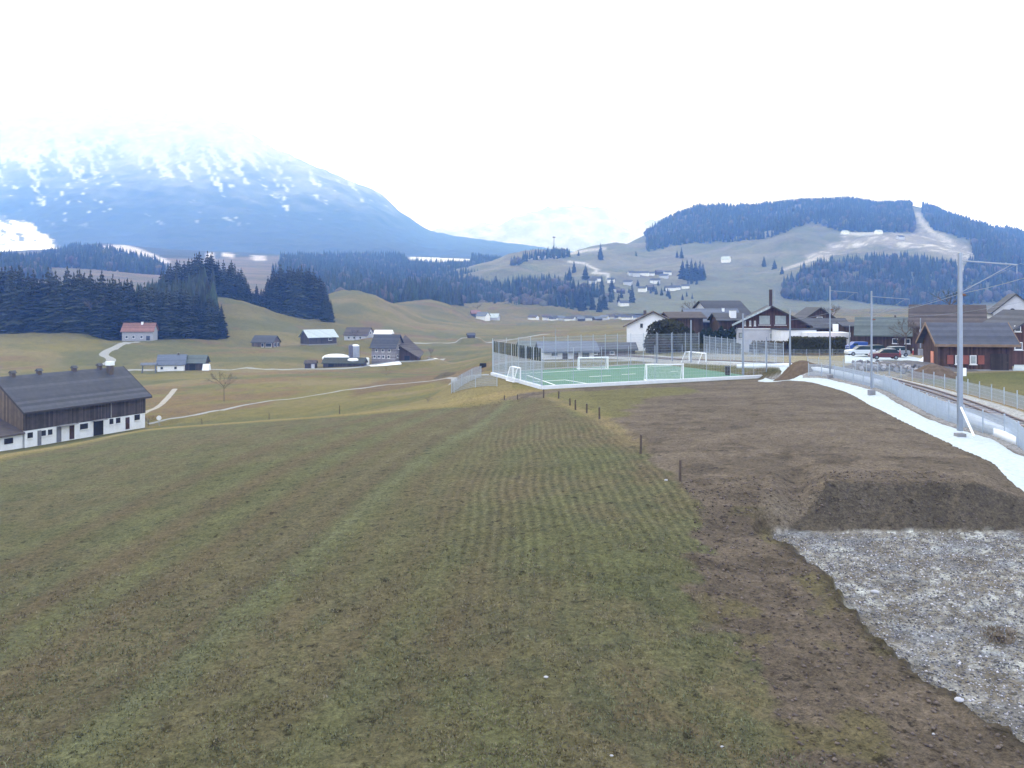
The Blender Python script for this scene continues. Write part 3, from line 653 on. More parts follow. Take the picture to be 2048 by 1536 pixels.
# ---- leafless trees and shrubs
M_TW = mat('bare twigs', (.10,.083,.072), .3, 3, .9, rnd=.2)
def bare_mesh(seed, h, spread, twigs, r0, low=.3):
    r = random.Random(seed); t = MB(); c = MB()
    t.tube((0, 0, -.5), (0, 0, h*.45), r0, r0*.6, 7)
    def grow(p, d, l, rad, dep):
        q = p+d*l; (t if dep > 1 else c).tube(p, q, rad, rad*.6, 5 if dep > 1 else 3)
        if dep == 0: return
        for _ in range(3 if dep > 1 else twigs):
            e = (d+Vector((r.uniform(-1, 1), r.uniform(-1, 1), r.uniform(-.35, .8)))*.75).normalized()
            grow(p+d*l*r.uniform(.45, 1), e, l*r.uniform(.6, .85), rad*.55, dep-1)
    for i in range(6):
        a = i*1.05+r.random(); d = Vector((math.cos(a)*spread, math.sin(a)*spread, r.uniform(.4, 1.1))).normalized()
        grow(Vector((0, 0, h*r.uniform(low, .45))), d, h*.24, r0*.5, 3)
    return c, t
def bare_tree(seed, pos, h, label, spread=.8, twigs=5, r0=None, name='bare_tree', group=None, m=None, low=.3):
    e = empty(name, pos); c, t = bare_mesh(seed, h, spread, twigs, r0 or h*.02, low); c.build('crown', m or M_TW, e); t.build('trunk', MB_N[1], e)
    return tag(e, label, 'tree' if 'tree' in name else 'shrub', group)
def gz(px, py, Y): x = (px-CX)*Y/F; return (x, Y, float(TZ(x, Y)))
def hitp(px, py, y0=0): x, y = hit(px, py, y0); return (x, y, float(TZ(x, y)))
bare_tree(3, hitp(448, 803, 95), 7.6, 'small leafless tree standing alone in the meadow right of the old barn', .8, 7, .08)
bare_tree(4, at(1384, 640, 240), 7, 'round leafless tree behind the village roofs right of the white house', .9, 6)
bare_tree(5, at(1662, 655, 190), 6.5, 'broad leafless tree behind the low white annex roof', 1.1, 6)
bare_tree(6, at(1812, 697, 128), 5.2, 'brown leafless tree in front of the dark barn, left of the wooden chalet', 1.0, 6)
bare_tree(7, at(1838, 690, 132), 4.6, 'leafless tree close to the chalet gable, behind the red posts', .8, 6)
bare_tree(8, at(1795, 700, 133), 3.6, 'low brown leafless tree behind the parked silver car', 1.0, 6)
M_SH = mat('brown shrub twigs', (.10,.055,.040), .3, 3)
bare_tree(9, hitp(772, 752, 150), 3.4, 'reddish leafless shrub on the bank below the big farmhouse', 1.6, 7, .05, 'bare_shrub', None, M_SH, .05)
bare_tree(10, (at(312,843,150)[0], 147, -21.7), 2.3, 'rust brown shrub beside the far end of the old barn', 1.6, 7, .05, 'bare_shrub', None, M_SH, .05)
bare_tree(12, at(710, 682, 440), 7.5, 'grey leafless tree between the dark barn and the white long house', 1.2, 6)
bare_tree(13, at(955, 624, 880), 11, 'grey round tree behind the lone white farmhouse', 1.3, 6)
bare_tree(14, hitp(856, 812, 100), 1.0, 'tiny dry bush on the tan meadow', 1.2, 5, .02, 'bare_shrub', None, None, .05)
bare_tree(15, at(862, 716, 340), 4.5, 'small dark tree just right of the big farmhouse', .4, 5)
bare_tree(16, at(280, 648, 412), 8, 'pale leafless tree behind the red roofed house', .8, 6)
bare_tree(17, at(190, 655, 400), 17, 'tall pale leafless tree at the edge of the left wood', .5, 6)
# tree on the roof line behind the right mast
bare_tree(18, at(1900, 640, 150), 6.5, 'bushy tree rising behind the brown roof, left of the big steel mast', .9, 7, None, 'bare_tree', None, mat('evergreen foliage', (.05,.06,.035), .4, 2))
# ================================================================ PATHS, PITCH, RAILWAY
def resample(p, n):
    p = np.array(p, float)[:, :2]; d = np.r_[0, np.cumsum(np.hypot(*np.diff(p, axis=0).T))]
    t = np.linspace(0, d[-1], n); return np.stack([pchip(d, p[:, 0], t) if len(p) > 2 else np.interp(t, d, p[:, 0]), pchip(d, p[:, 1], t) if len(p) > 2 else np.interp(t, d, p[:, 1])], 1)
def offs(p, o):
    t = np.gradient(p, axis=0); t /= np.hypot(t[:, 0], t[:, 1])[:, None]; return p+np.stack([t[:, 1], -t[:, 0]], 1)*o
def ribbon(name, Lp, Rp, m, off=.04, n=120, k=7, jit=.0, zf=None, kind='structure', land=None):
    a = resample(Lp, n) if not isinstance(Lp, np.ndarray) else Lp; b = resample(Rp, n) if not isinstance(Rp, np.ndarray) else Rp
    n = len(a); w = np.linspace(0, 1, k)[None, :, None]
    if jit: a = a+(fbm(a[:, 0]*1.3, a[:, 1]*1.3, 5, 3)-.5)[:, None]*jit; b = b+(fbm(b[:, 0]*1.3, b[:, 1]*1.3, 8, 3)-.5)[:, None]*jit
    p = a[:, None, :]*(1-w)+b[:, None, :]*w
    z = (land or G).at(p[..., 0], p[..., 1])+off if zf is None else np.full(p.shape[:2], zf)
    z[:, 0] -= .05+off*.8; z[:, -1] -= .05+off*.8
    co = np.concatenate([p, z[..., None]], -1).reshape(-1, 3); i = (np.arange(n-1)[:, None]*k+np.arange(k-1)[None, :]).ravel()
    o = np_mesh(name, co, np.stack([i, i+k, i+k+1, i+1], 1), m, smooth=True)
    if kind: o['kind'] = kind
    return o
def lane(name, pts, w, m, n=90, off=.06, land=None, jit=.2):
    c = resample(pts, n); return ribbon(name, offs(c, -w/2), offs(c, w/2), m, off, land=land, jit=jit, k=5)
M_GRAV = mat('pale limestone gravel', (.45,.51,.52), .22, 4); M_LANE = mat('pale lane', (.25,.26,.25), .2, 3); M_WORN = mat('worn farm track', (.30,.28,.23), .25, 2)
ribbon('gravel_path', PATH_L, PATH_R, M_GRAV, .07, 260, 15, .28)
lane('farm_track', [hit(*p) for p in ((296,848,130),(400,828),(480,812),(560,800),(640,789),(720,777),(800,768),(880,759),(950,751))]+[(-3.2,114)], 1.5, M_LANE, 120, .07)
lane('farm_road', [hit(*p) for p in ((250,741),(300,740),(420,739),(520,738),(600,738),(680,737),(720,734),(750,728),(800,723),(860,720),(885,718))], 3.2, M_LANE, 90, .12)
lane('far_road', [at(780,676,492)[:2], at(900,676,500)[:2], at(1100,677,505)[:2]], 4.5, M_LANE, 60, .25, jit=0)
lane('house_drive', [hit(*p) for p in ((274,684),(252,686),(232,694),(212,704),(208,708),(222,720),(220,724),(205,731))], 3.6, M_LANE, 70, .2)
lane('meadow_path', [hit(*p) for p in ((285,828,150),(318,812),(335,796),(345,784),(350,778))], 1.5, M_WORN, 50, .08)
# artificial turf
M_TURF = mat('artificial turf', (.080,.180,.115), .10, .5); M_LINE = mat('white line paint', (.82,.84,.84), .05); M_CONC = mat('pale new concrete', (.66,.69,.70), .08, 2)
TURF = [(4.0,96.1),(34.3,111.3),(29.6,133),(20.6,131),(1.5,119),(-1.4,112.6)]
def poly_sheet(name, pts, z, m, parent=None, t=.05):
    return MB().prism([(a, b) for a, b in pts], z-t, z, 'z').build(name, m, parent)
pt = poly_sheet('sports_pitch', TURF, -9.92, M_TURF, None, .3); pt['kind'] = 'structure'
def strip(p, q, w): d = Vector((q[0]-p[0], q[1]-p[1])).normalized(); n = Vector((-d.y, d.x))*w/2; return [(p[0]+n.x, p[1]+n.y), (p[0]-n.x, p[1]-n.y), (q[0]-n.x, q[1]-n.y), (q[0]+n.x, q[1]+n.y)]
for a, b in (((2.0,112.2),(5.4,97.6)),((5.4,97.6),(33.2,111.6)),((0.9,114.5),(28.5,131)),((33.2,111.6),(28.5,131)),((6.6,105.5),(9.5,99.8)),((2.6,103.4),(6.6,105.5)),((10,110),(13,111.6)),((14.6,113.2),(16.6,114.2)),((22,118),(24,119))):
    poly_sheet('pitch_marking', strip(a, b, .22), -9.912, M_LINE, pt, .02)
kb_ = MB()
for a, b in (((3.3,95.3),(34.4,110.2)),((3.4,95.4),(-2.6,113))): kb_.prism(strip(a, b, .5), -10.4, -9.62, 'z')
kb_ = kb_.build('kerb', M_CONC); kb_['kind'] = 'structure'
lane('pitch_path', [(29.8,133.6),(31.2,127),(33.2,118),(34.9,112),(33.5,101),(31.5,97)], 2.6, M_GRAV, 60, .05)
lane('pitch_path', [(-3,114.6),(3,121.5),(12,128),(20,132.6),(29,134.4)], 1.2, M_LANE, 60, .06)
lane('village_path', [(-3,140),(10,138.5),(22,139),(34,140),(46,140)], 1.6, M_LANE, 60, .08)

# railway
M_GALP = mat('pale galvanised mesh', (.38,.44,.50), .1, 2, .5, .2)
M_RAIL = mat('rail steel', (.16,.13,.13), .2, 3, .5, .6); M_SLP = mat('concrete sleeper', (.34,.33,.33), .15, 3); M_GALV = mat('galvanised steel', (.24,.28,.33), .12, 2, .45, .35, spec=.5); M_TRO = mat('pale concrete trough lid', (.76,.80,.82), .08, 2)
tk = resample(TRACK, 700); tl = np.r_[0, np.cumsum(np.hypot(*np.diff(tk, axis=0).T))]
rt = empty('railway_track', (tk[0][0], tk[0][1], -8.3)); tag(rt, 'single railway track on pale ballast curving past the pitch', 'railway track')
def sweep(name, line, off, prof, m, parent, z=None):   # profile (across, up) carried along a line
    p = offs(line, off) if off else line; t = np.gradient(p, axis=0); t /= np.hypot(t[:, 0], t[:, 1])[:, None]
    zz = G.at(p[:, 0], p[:, 1]) if z is None else np.full(len(p), z)
    k = len(prof); co = np.stack([np.stack([p[:, 0]+t[:, 1]*a, p[:, 1]-t[:, 0]*a, zz+b], 1) for a, b in prof], 1)
    if parent: co = co-np.array(parent.location)[None, None]
    n = len(p); q = [(i*k+j, i*k+(j+1) % k, (i+1)*k+(j+1) % k, (i+1)*k+j) for i in range(n-1) for j in range(k)]
    return np_mesh(name, co.reshape(-1, 3), np.array(q), m, parent)
for s in (-.5, .5): sweep('rail', tk[::3], s, [(-.05,.12),(.05,.12),(.04,.27),(-.04,.27)], M_RAIL, rt)
sl0 = None
for i in range(98):
    d = 2+i*.97; j = int(np.searchsorted(tl, d)); p = tk[j]; q = tk[min(j+2, len(tk)-1)]; a = math.atan2(q[1]-p[1], q[0]-p[0])
    if sl0 is None: sl0 = MB().box(-.12, -.85, -.12, .12, .85, .13).build('sleeper', M_SLP, rt); s_ = sl0
    else: s_ = sl0.copy(); COL.objects.link(s_); s_.parent = rt
    s_.location = (p[0]-rt.location.x, p[1]-rt.location.y, float(TZ(p[0], p[1]))-rt.location.z); s_.rotation_euler.z = a
tr_ = resample([(29.3,20),(29.2,34),(29.3,42),(29.9,49),(32.5,62),(34.8,74),(36.5,86.5),(36.6,96),(35.2,106),(31,116)], 160)
tag(sweep('cable_trough', tr_, 0, [(-.42,-.2),(.42,-.2),(.42,.32),(-.42,.32)], M_TRO, None), 'white concrete cable trough running between fence and railway track', 'cable trough')

# fences of thin rods
def rod_fence(name, pts, h, sp, label, cat='fence', rod=.012, gap_=.11, rails=(.1,.6,1.0), pr=.035, m=None, z0=0, posth=1.0, extra=None, zf=None, top=None, hr=.2):
    m = m or M_GALP; p = resample(pts, max(2, int(np.sum(np.hypot(*np.diff(np.array(pts)[:, :2], axis=0).T))/gap_)+1)); zz = G.at(p[:, 0], p[:, 1])+z0 if zf is None else np.full(len(p), zf)
    e = empty(name, (p[0][0], p[0][1], zz[0])); tag(e, label, cat); L0 = Vector(e.location); mb = MB()
    for (x, y), z in zip(p, zz): mb.box(x-rod-L0.x, y-rod-L0.y, z+.05-L0.z, x+rod-L0.x, y+rod-L0.y, z+h-L0.z)
    zl = [h*r for r in rails] if not hr else [.1+hr*i for i in range(int((h-.1)/hr)+1)]
    for r in zl:
        for i in range(0, len(p)-1, 6):
            j = min(i+6, len(p)-1); mb.tube(Vector((*p[i], zz[i]+r))-L0, Vector((*p[j], zz[j]+r))-L0, rod, None, 3)
    mb.build('mesh_panel', m, e)
    d = np.r_[0, np.cumsum(np.hypot(*np.diff(p, axis=0).T))]; k = max(1, int(round(d[-1]/sp))); k = min(k, 95)
    for i in range(k+1):
        j = int(np.searchsorted(d, min(d[-1], i*d[-1]/k))); j = min(j, len(p)-1); v = Vector((*p[j], zz[j]))-L0
        MB().tube(v-Vector((0, 0, .3)), v+Vector((0, 0, h*posth)), pr, None, 6).build('post', m, e)
    return e
rf = [(a+.7, b) for a, b in PATH_R[:-1]]
rod_fence('railway_fence', rf, 1.35, 2.6, 'grey mesh fence along the white gravel path', rod=.010, gap_=.09, hr=.25, posth=1.12, pr=.05)
tkr = offs(resample(TRACK[:10], 60), 3.7)
rod_fence('railway_fence', [tuple(v) for v in tkr], 1.15, 2.6, 'grey mesh fence on the meadow side of the railway track', rod=.007, gap_=.12, hr=.3, posth=1.25, pr=.04)
# ball stop fence on the left end of the pitch
e = rod_fence('ball_stop_fence', [(3.3,95.6),(-2.5,113.1)], 2.75, 2.5, 'tall mesh fence with dark slatted top band at the left end of the pitch', rod=.008, gap_=.12, hr=.3, posth=1.55, pr=.05, zf=-9.7)
M_SLAT = mat('dark green slat', (.035,.05,.045), .3, 3); L0 = Vector(e.location); sb = MB()
for i in range(22):
    t = (i+.3)/22; x = 3.3-5.8*t; y = 95.6+17.5*t; x2 = x-5.8*.5/22; y2 = y+17.5*.5/22
    sb.add([(x-L0.x, y-L0.y, 2.8), (x2-L0.x, y2-L0.y, 2.8), (x2-L0.x, y2-L0.y, 4.25), (x-L0.x, y-L0.y, 4.25), (x-L0.x+.05, y-L0.y+.02, 2.8), (x2-L0.x+.05, y2-L0.y+.02, 2.8), (x2-L0.x+.05, y2-L0.y+.02, 4.25), (x-L0.x+.05, y-L0.y+.02, 4.25)], [(0,1,2,3),(4,5,6,7),(0,3,7,4),(1,2,6,5)])
sb.build('slat_band', M_SLAT, e)
def PXat(px, Y): return (px-CX)*Y/F
near_line = [(3.4,95.4),(34.3,110.3)]
rod_fence('pitch_fence', near_line, 3.4, 4.0, 'thin high mesh fence along the near side of the pitch', rod=.006, gap_=.25, hr=.4, posth=1.25, pr=.032, zf=-9.7)
rod_fence('pitch_fence', [(-2.6,114),(5,121.5),(20.4,132.4),(29.8,135.5)], 4.6, 2.4, 'high mesh fence along the far side of the pitch', rod=.011, gap_=.20, hr=.4, posth=1.03, pr=.045, zf=-9.9)
rod_fence('pitch_fence', [(30.4,134.6),(32.8,122),(35.6,111.5)], 4.2, 2.2, 'high mesh fence at the right end of the pitch', rod=.011, gap_=.20, hr=.4, posth=1.05, pr=.04, zf=-9.9)
e = rod_fence('barrier_fence', [at(903,779,103)[:2], at(962,762,110)[:2]], 1.5, 3.0, 'left leaning light metal site fence on the tan meadow', rod=.011, gap_=.10, hr=.2, pr=.04)
e = rod_fence('barrier_fence', [at(908,780,102.5)[:2], at(994,789,99)[:2]], 1.35, 3.0, 'lower light metal site fence closest to the pitch corner', rod=.011, gap_=.10, hr=.2, pr=.04)
rod_fence('garden_fence', [(30,142),(44,139.5),(60,137)], 1.1, 2.0, 'thin grey fence in front of the village hedges', rod=.01, gap_=.2, hr=.5, posth=1.1, pr=.035)

# goals
def goal(name, x, y, rz, w, h, d, label, flip=1):
    g = empty(name, (x, y, -9.92), rz); f = MB(); r = .09
    for s in (0, w): f.tube((s, 0, 0), (s, 0, h), r).tube((s, 0, h), (s, d*.45, h), r*.5).tube((s, d*.45, h), (s, d, .05), r*.5).tube((s, 0, .05), (s, d, .05), r*.6)
    f.tube((-.09, 0, h), (w+.09, 0, h), r).tube((0, d, .05), (w, d, .05), r*.6); f.build('frame', mat('white painted goal frame', (.86,.88,.88), .03), g)
    n = MB()
    k = int(w/.16)
    for i in range(k+1):
        x_ = w*i/k; n.tube((x_, d*.45, h), (x_, d, .05), .008, None, 3).tube((x_, 0, h), (x_, d*.45, h), .008, None, 3)
    for j in range(12):
        t = j/11; n.tube((0, d*(.45+.55*t), h-(h-.05)*t), (w, d*(.45+.55*t), h-(h-.05)*t), .008, None, 3)
    for s in (0, w):
        for j in range(10):
            t = j/10; n.tube((s, 0, h*t), (s, d*(1-.55*t), h*t), .008, None, 3)
    n.build('net', mat('white goal net', (.75,.78,.78), .05), g); return tag(g, label, 'goal')
goal('football_goal', *at(1293,764,104.2)[:2], R(5), 4.6, 2.0, 1.2, 'white goal standing against the near edge of the pitch')
goal('football_goal', *at(1158,740,121)[:2], R(12), 4.3, 1.7, 1.0, 'white goal near the far edge of the pitch beside the clubhouse')
goal('football_goal', *at(1041,760,102.5)[:2], R(112), 2.4, 1.7, .9, 'white goal seen from the side at the left end of the pitch')
goal('football_goal', *at(1412,735,126)[:2], R(112), 4.4, 2.0, 1.6, 'white goal seen from the side at the far right of the pitch')

# ================================================================ MASTS AND POSTS
STN = mat('old grey concrete', (.22,.22,.23), .15, 2)
def mast(px, py, Y, ptop, label, arm=0, group=None, w=.30, name='catenary_mast', rz=0):
    x, y, z = at(px, py, Y); zt = (HY-ptop)*Y/F; h = zt-z; e = empty(name, (x, y, z), rz)
    MB().box(-.26, -.26, -1.0, .26, .26, -.05).build('foundation', STN, e)
    t = w*.72
    MB().add([(-w/2,-w/2,.1),(w/2,-w/2,.1),(w/2,w/2,.1),(-w/2,w/2,.1),(-t/2,-t/2,h),(t/2,-t/2,h),(t/2,t/2,h),(-t/2,t/2,h)], [(0,3,2,1),(4,5,6,7),(0,1,5,4),(1,2,6,5),(2,3,7,6),(3,0,4,7)]).build('pole', M_GALV, e, bevel=.03)
    if arm:
        q_ = w/.29; a = MB(); a.tube((0, 0, h-.5), (arm, .3, h-.75), .045*q_).tube((0, 0, h-2.5), (arm*.93, .3, h-.7), .025*q_).tube((arm, .3, h-.7), (arm, .3, h-1.3), .025*q_)
        a.build('bracket_arm', M_GALV, e); MB().tube((0,0,h-2.62),(0.35,.05,h-2.62),.07,.07,8).build('insulator', mat('brown insulator', (.16,.08,.05), .2), e)
    return tag(e, label, 'mast', group)
mast(1920, 865, 52.6, 505, 'tallest and nearest steel railway mast, right of the gravel path', 3.7, w=.29)
mast(1743, 779, 78, 582, 'second steel railway mast, in front of the parking place', 3.6, w=.18)
mast(1660, 749, 94, 572, 'third steel railway mast, in front of the hedge end', 3.2, w=.16)
mast(1580, 734, 104, 618, 'steel mast in front of the flat roofed white annex', 0, w=.22)
mast(1486, 752, 108.5, 627, 'steel mast at the near right corner of the pitch', 0, w=.22, name='floodlight_mast')
mast(1382, 735, 128, 640, 'steel mast behind the far side of the pitch, left of the dark thujas', 0, w=.24, name='floodlight_mast')
mast(1841, 697, 126, 636, 'thin grey pole beside the chalet gable', 0, w=.16, name='lamp_pole')
mast(1699, 700, 140, 650, 'short pale pole at the right end of the hedge', 0, w=.16, name='lamp_pole')
mast(1111, 702, 190, 657, 'thin lone pole behind the clubhouse roof', 0, w=.16, name='lamp_pole')
mast(1345, 727, 133, 664, 'slim fence mast in front of the big evergreen bushes', 0, w=.14, name='net_pole')
mast(1313, 727, 133, 664, 'slim fence mast left of the big evergreen bushes', 0, w=.14, name='net_pole')
mast(1533, 752, 109, 674, 'short steel post right of the near right pitch corner', 0, w=.16, name='net_pole')
st = MB(); v0 = Vector(at(1922, 815, 52.2)); v1 = Vector(at(1948, 872, 50.4)); st.tube(v0, v1, .07); tag(st.build('mast_stay', mat('white painted steel', (.85,.87,.87), .03)), 'white slanting stay at the foot of the tallest mast', 'stay')
sg = MB().box(-.16, -.04, 0, .16, .04, .5).build('sign_plate', mat('white painted steel', (.85,.87,.87), .03)); sg.name = 'mast_sign'; sg.location = at(1927, 752, 53.2); tag(sg, 'small white plate fixed to the tallest mast', 'sign')
def wire(name, pts, r, label, sag=.25):
    mb = MB()
    for a, b in zip(pts[:-1], pts[1:]):
        a = Vector(a); b = Vector(b); prev = a
        for i in range(1, 9):
            t = i/8; q = a.lerp(b, t)-Vector((0, 0, sag*4*t*(1-t)*(b-a).length/30)); mb.tube(prev, q, r, None, 4); prev = q
    tag(mb.build(name, M_GALV), label, 'wire')
wire('feeder_wire', [at(2160,520,38), at(1922,587,52.6), at(1745,628,78), at(1662,625,94), at(1581,640,104)], .022, 'overhead feeder wire hung from the sides of the railway masts')
wire('messenger_wire', [at(2300,560,38), at(2040,527,54), at(1822,614,80), at(1716,606,95)], .010, 'thin messenger wire above the railway track')
wire('contact_wire', [at(2300,660,38), at(2062,600,55), at(1830,632,81), at(1722,640,96), at(1600,650,108)], .010, 'thin contact wire hanging over the railway track')

M_WOOD = mat('weathered post wood', (.085,.065,.05), .35, 4)
def post(px, py, Y, ptop, label, group=None, r=.07):
    x, y, _ = at(px, py, Y); z = float(TZ(x, y)); h = (py-ptop)*Y/F
    e = MB().tube((0, 0, -.3), (random.uniform(-.04, .04), 0, h), r, r*.85, 7)
    e.ball((0,0,h-.02), (r*.9, r*.9, .05), 7, 4)
    if ptop > 860: e.tube((0,-r,h*.72),(0,-r-.08,h*.72),.025,.02,6)
    o = e.build('fence_post', M_WOOD); o.location = (x, y, z); return tag(o, label, 'fence post', group)
def postp(px, py, ptop, *a, **k):
    x, y = hit(px, py); return post(px, py, y, ptop, *a, **k)
postp(1360, 962, 921, 'nearest dark pasture post, between the green field and the brown earth', r=.07)
postp(1281, 908, 870, 'second nearest dark pasture post at the edge of the brown earth', r=.075)
for px, py, pt_, lb in ((1199,838,815,'thick wooden post where the tan strip meets the earth field'),(1173,826,808,'short wooden post left of the thick post'),(1151,820,800,'pale grey thin post in the tan strip'),(1140,811,797,'small reddish post in the tan strip'),(1117,797,783,'dark short post just below the pitch kerb'),(1087,796,779,'dark short post below the front corner of the pitch')):
    postp(px, py, pt_, lb, r=.08)
for px, py, pt_, lb in ((404,849,837,'thin post on the field crest nearest the barn'),(538,839,826,'thin post on the field crest between barn and farmhouse'),(679,828,811,'dark post on the field crest below the farmhouse'),(1009,800,791,'tiny post at the crest left of the pitch corner'),(1035,799,789,'small post at the crest close to the pitch corner')):
    x = (px-CX)/F*(hit(px, py)[1]); y = hit(px, py)[1]; post(px, py, y, pt_, lb, r=.06)
for px, lb in ((1826,'left red and white marker post beside the chalet'),(1812,'dark marker post on the white parking apron'),(1800,'faint red marker post furthest left on the apron')):
    x, y, z = at(px, 707, 122); e = empty('marker_post', (x, y, z)); MB().tube((0,0,-.2),(0,0,.45),.05).build('post', mat('marker red' if 'red' in lb else 'marker dark', (.5,.06,.05) if 'red' in lb else (.04,.04,.05), .1), e); MB().tube((0,0,.45),(0,0,.7),.05).build('band', mat('marker white' if 'red' in lb else 'marker grey', (.8,.8,.8) if 'red' in lb else (.2,.2,.2), .05), e); tag(e, lb, 'marker post')
# ================================================================ BUILDINGS
WHITE = mat('white render', (.80,.82,.82), .06, 1.2); OFFW = mat('grey white render', (.50,.52,.56), .08, 1.2); GLASS = mat('window glass', (.035,.045,.06), .2, 1, .15, 0, spec=.6)
PALEG = mat('pale curtained glass', (.33,.38,.38), .2, 2, .4); FRAME = mat('white window frame', (.75,.76,.76), .04); DARKW = mat('dark weathered boards', (.062,.052,.050), .28, 1.2, planks=4)
BROWNW = mat('brown timber boards', (.072,.048,.040), .25, 1.2, planks=4); TANW = mat('tan boards', (.125,.095,.068), .25, 1.2, planks=4); REDW = mat('dark red timber', (.080,.042,.036), .25, 1.2, planks=5)
SLATE = mat('dark slate roof', (.056,.060,.070), .2, 1.0, .75, planks=3, axis='Z'); BLUER = mat('blue grey roof', (.10,.12,.155), .15, 1.0, .6, planks=3, axis='Z'); BROWNR = mat('brown tile roof', (.078,.066,.062), .25, 1.0, .8, planks=3, axis='Z')
METALR = mat('pale corrugated metal roof', (.40,.46,.47), .1, 1, .5, .2, planks=3); TERRA = mat('terracotta roof', (.20,.105,.085), .22, 1.0, .8, planks=3, axis='Z'); SHING = mat('grey shingles', (.20,.19,.20), .25, 1.5, .85, planks=3, axis='Z')
DOORM = mat('brown door', (.055,.03,.025), .25, 2); CHIM = mat('chimney brick', (.10,.085,.08), .25, 3); STONE = mat('stone base', (.28,.28,.28), .2, 2); BARGE = mat('orange brown barge board', (.20,.14,.095), .2, 2, planks=0); ORSH = mat('orange shutter', (.24,.085,.065), .15, 2); GREENR = mat('grey green roof', (.085,.105,.10), .2, 1, .7, planks=3, axis='Z')
def face_box(mb, L, W, f, u, v, w, h, d0, d1):
    "box on a wall: u along it from its left as seen from outside, v up"
    if f == 'S': mb.box(-L/2+u, -W/2-d1, v, -L/2+u+w, -W/2-d0, v+h)
    elif f == 'N': mb.box(L/2-u-w, W/2+d0, v, L/2-u, W/2+d1, v+h)
    elif f == 'W': mb.box(-L/2-d1, W/2-u-w, v, -L/2-d0, W/2-u, v+h)
    else: mb.box(L/2+d0, -W/2+u, v, L/2+d1, -W/2+u+w, v+h)
    return mb
def house(name, label, pos, rz, L, W, h, rh, wall, roof, ov=.6, cat='house', base=None, wins=(), doors=(), chims=(), barge=None, upper=None, group=None, th=.22, hip=0, glass=None, shutters=None, seam=None, simple=False):
    e = empty(name, pos, rz); tag(e, label, cat, group); dz = -1.5
    lo = h if upper is None else upper[0]
    if upper is None: MB().prism([(-W/2, dz), (W/2, dz), (W/2, h), (0, h+rh), (-W/2, h)], -L/2, L/2, 'x').build('wall', wall, e)
    else:
        MB().box(-L/2, -W/2, dz, L/2, W/2, lo).build('wall', wall, e)
        g = .06; k = rh/(W/2); MB().prism([(-W/2-g, lo), (W/2+g, lo), (W/2+g, h-g*k), (0, h+rh), (-W/2-g, h-g*k)], -L/2-g, L/2+g, 'x').build('upper_wall', upper[1], e)
    if base: MB().box(-L/2-.08, -W/2-.08, dz, L/2+.08, W/2+.08, base[0]).build('base', base[1], e)
    k = rh/(W/2); a, b = W/2+ov, h-ov*k
    rf = MB().prism([(-a, b), (0, h+rh), (a, b), (a, b+th), (0, h+rh+th*1.15), (-a, b+th)], -L/2-ov, L/2+ov, 'x').build('roof', roof, e)
    if barge:
        for s in (-1, 1):
            x = s*(L/2+ov); bb = MB().prism([(-a-.03, b-.08), (0, h+rh-.06), (a+.03, b-.08), (a+.03, b+th+.03), (0, h+rh+th*1.15+.05), (-a-.03, b+th+.03)], min(x, x+s*.08), max(x, x+s*.08), 'x').build('barge_board', barge, rf)
        MB().box(-L/2-ov+.02, -a-.1, b-.1, L/2+ov-.02, -a-.002, b+th).build('gutter_board', barge, rf)
    for f, u, v, w, hh, *m in wins:
        o = face_box(MB(), L, W, f, u, v, w, hh, -.05, .10).build('window', FRAME if not m else m[0], e)
        face_box(MB(), L, W, f, u+.1, v+.1, w-.2, hh-.2, .101, .13).build('pane', glass or GLASS, o)
        face_box(MB(), L, W, f, u-.08, v-.1, w+.16, .1, .0, .2).build('sill', FRAME, o)
    for f, u, v, w, hh, *m in (shutters or ()): face_box(MB(), L, W, f, u, v, w, hh, .005, .10).build('shutter', m[0] if m else ORSH, e)
    for f, u, v, w, hh, *m in doors:
        o = face_box(MB(), L, W, f, u, v, w, hh, -.05, .09).build('door', m[0] if m else DOORM, e)
        if not simple: face_box(MB(), L, W, f, u+w-.25, v+hh*.45, .12, .06, .09, .14).build('handle', CHIM, o)
    for x, y, w, hh, *m in chims:
        zz = h+rh*(1-abs(y)/(W/2)); c = MB().box(x-w/2, y-w/2, zz-.4, x+w/2, y+w/2, zz+hh).build('chimney', m[0] if m else CHIM, rf); MB().box(x-w/2-.06, y-w/2-.06, zz+hh, x+w/2+.06, y+w/2+.06, zz+hh+.08).build('chimney_cap', STONE, e)
    return e
def padz(i): return PC[i][2]
def H_(i, px=None): return (PC[i][0], PC[i][1], PC[i][2])

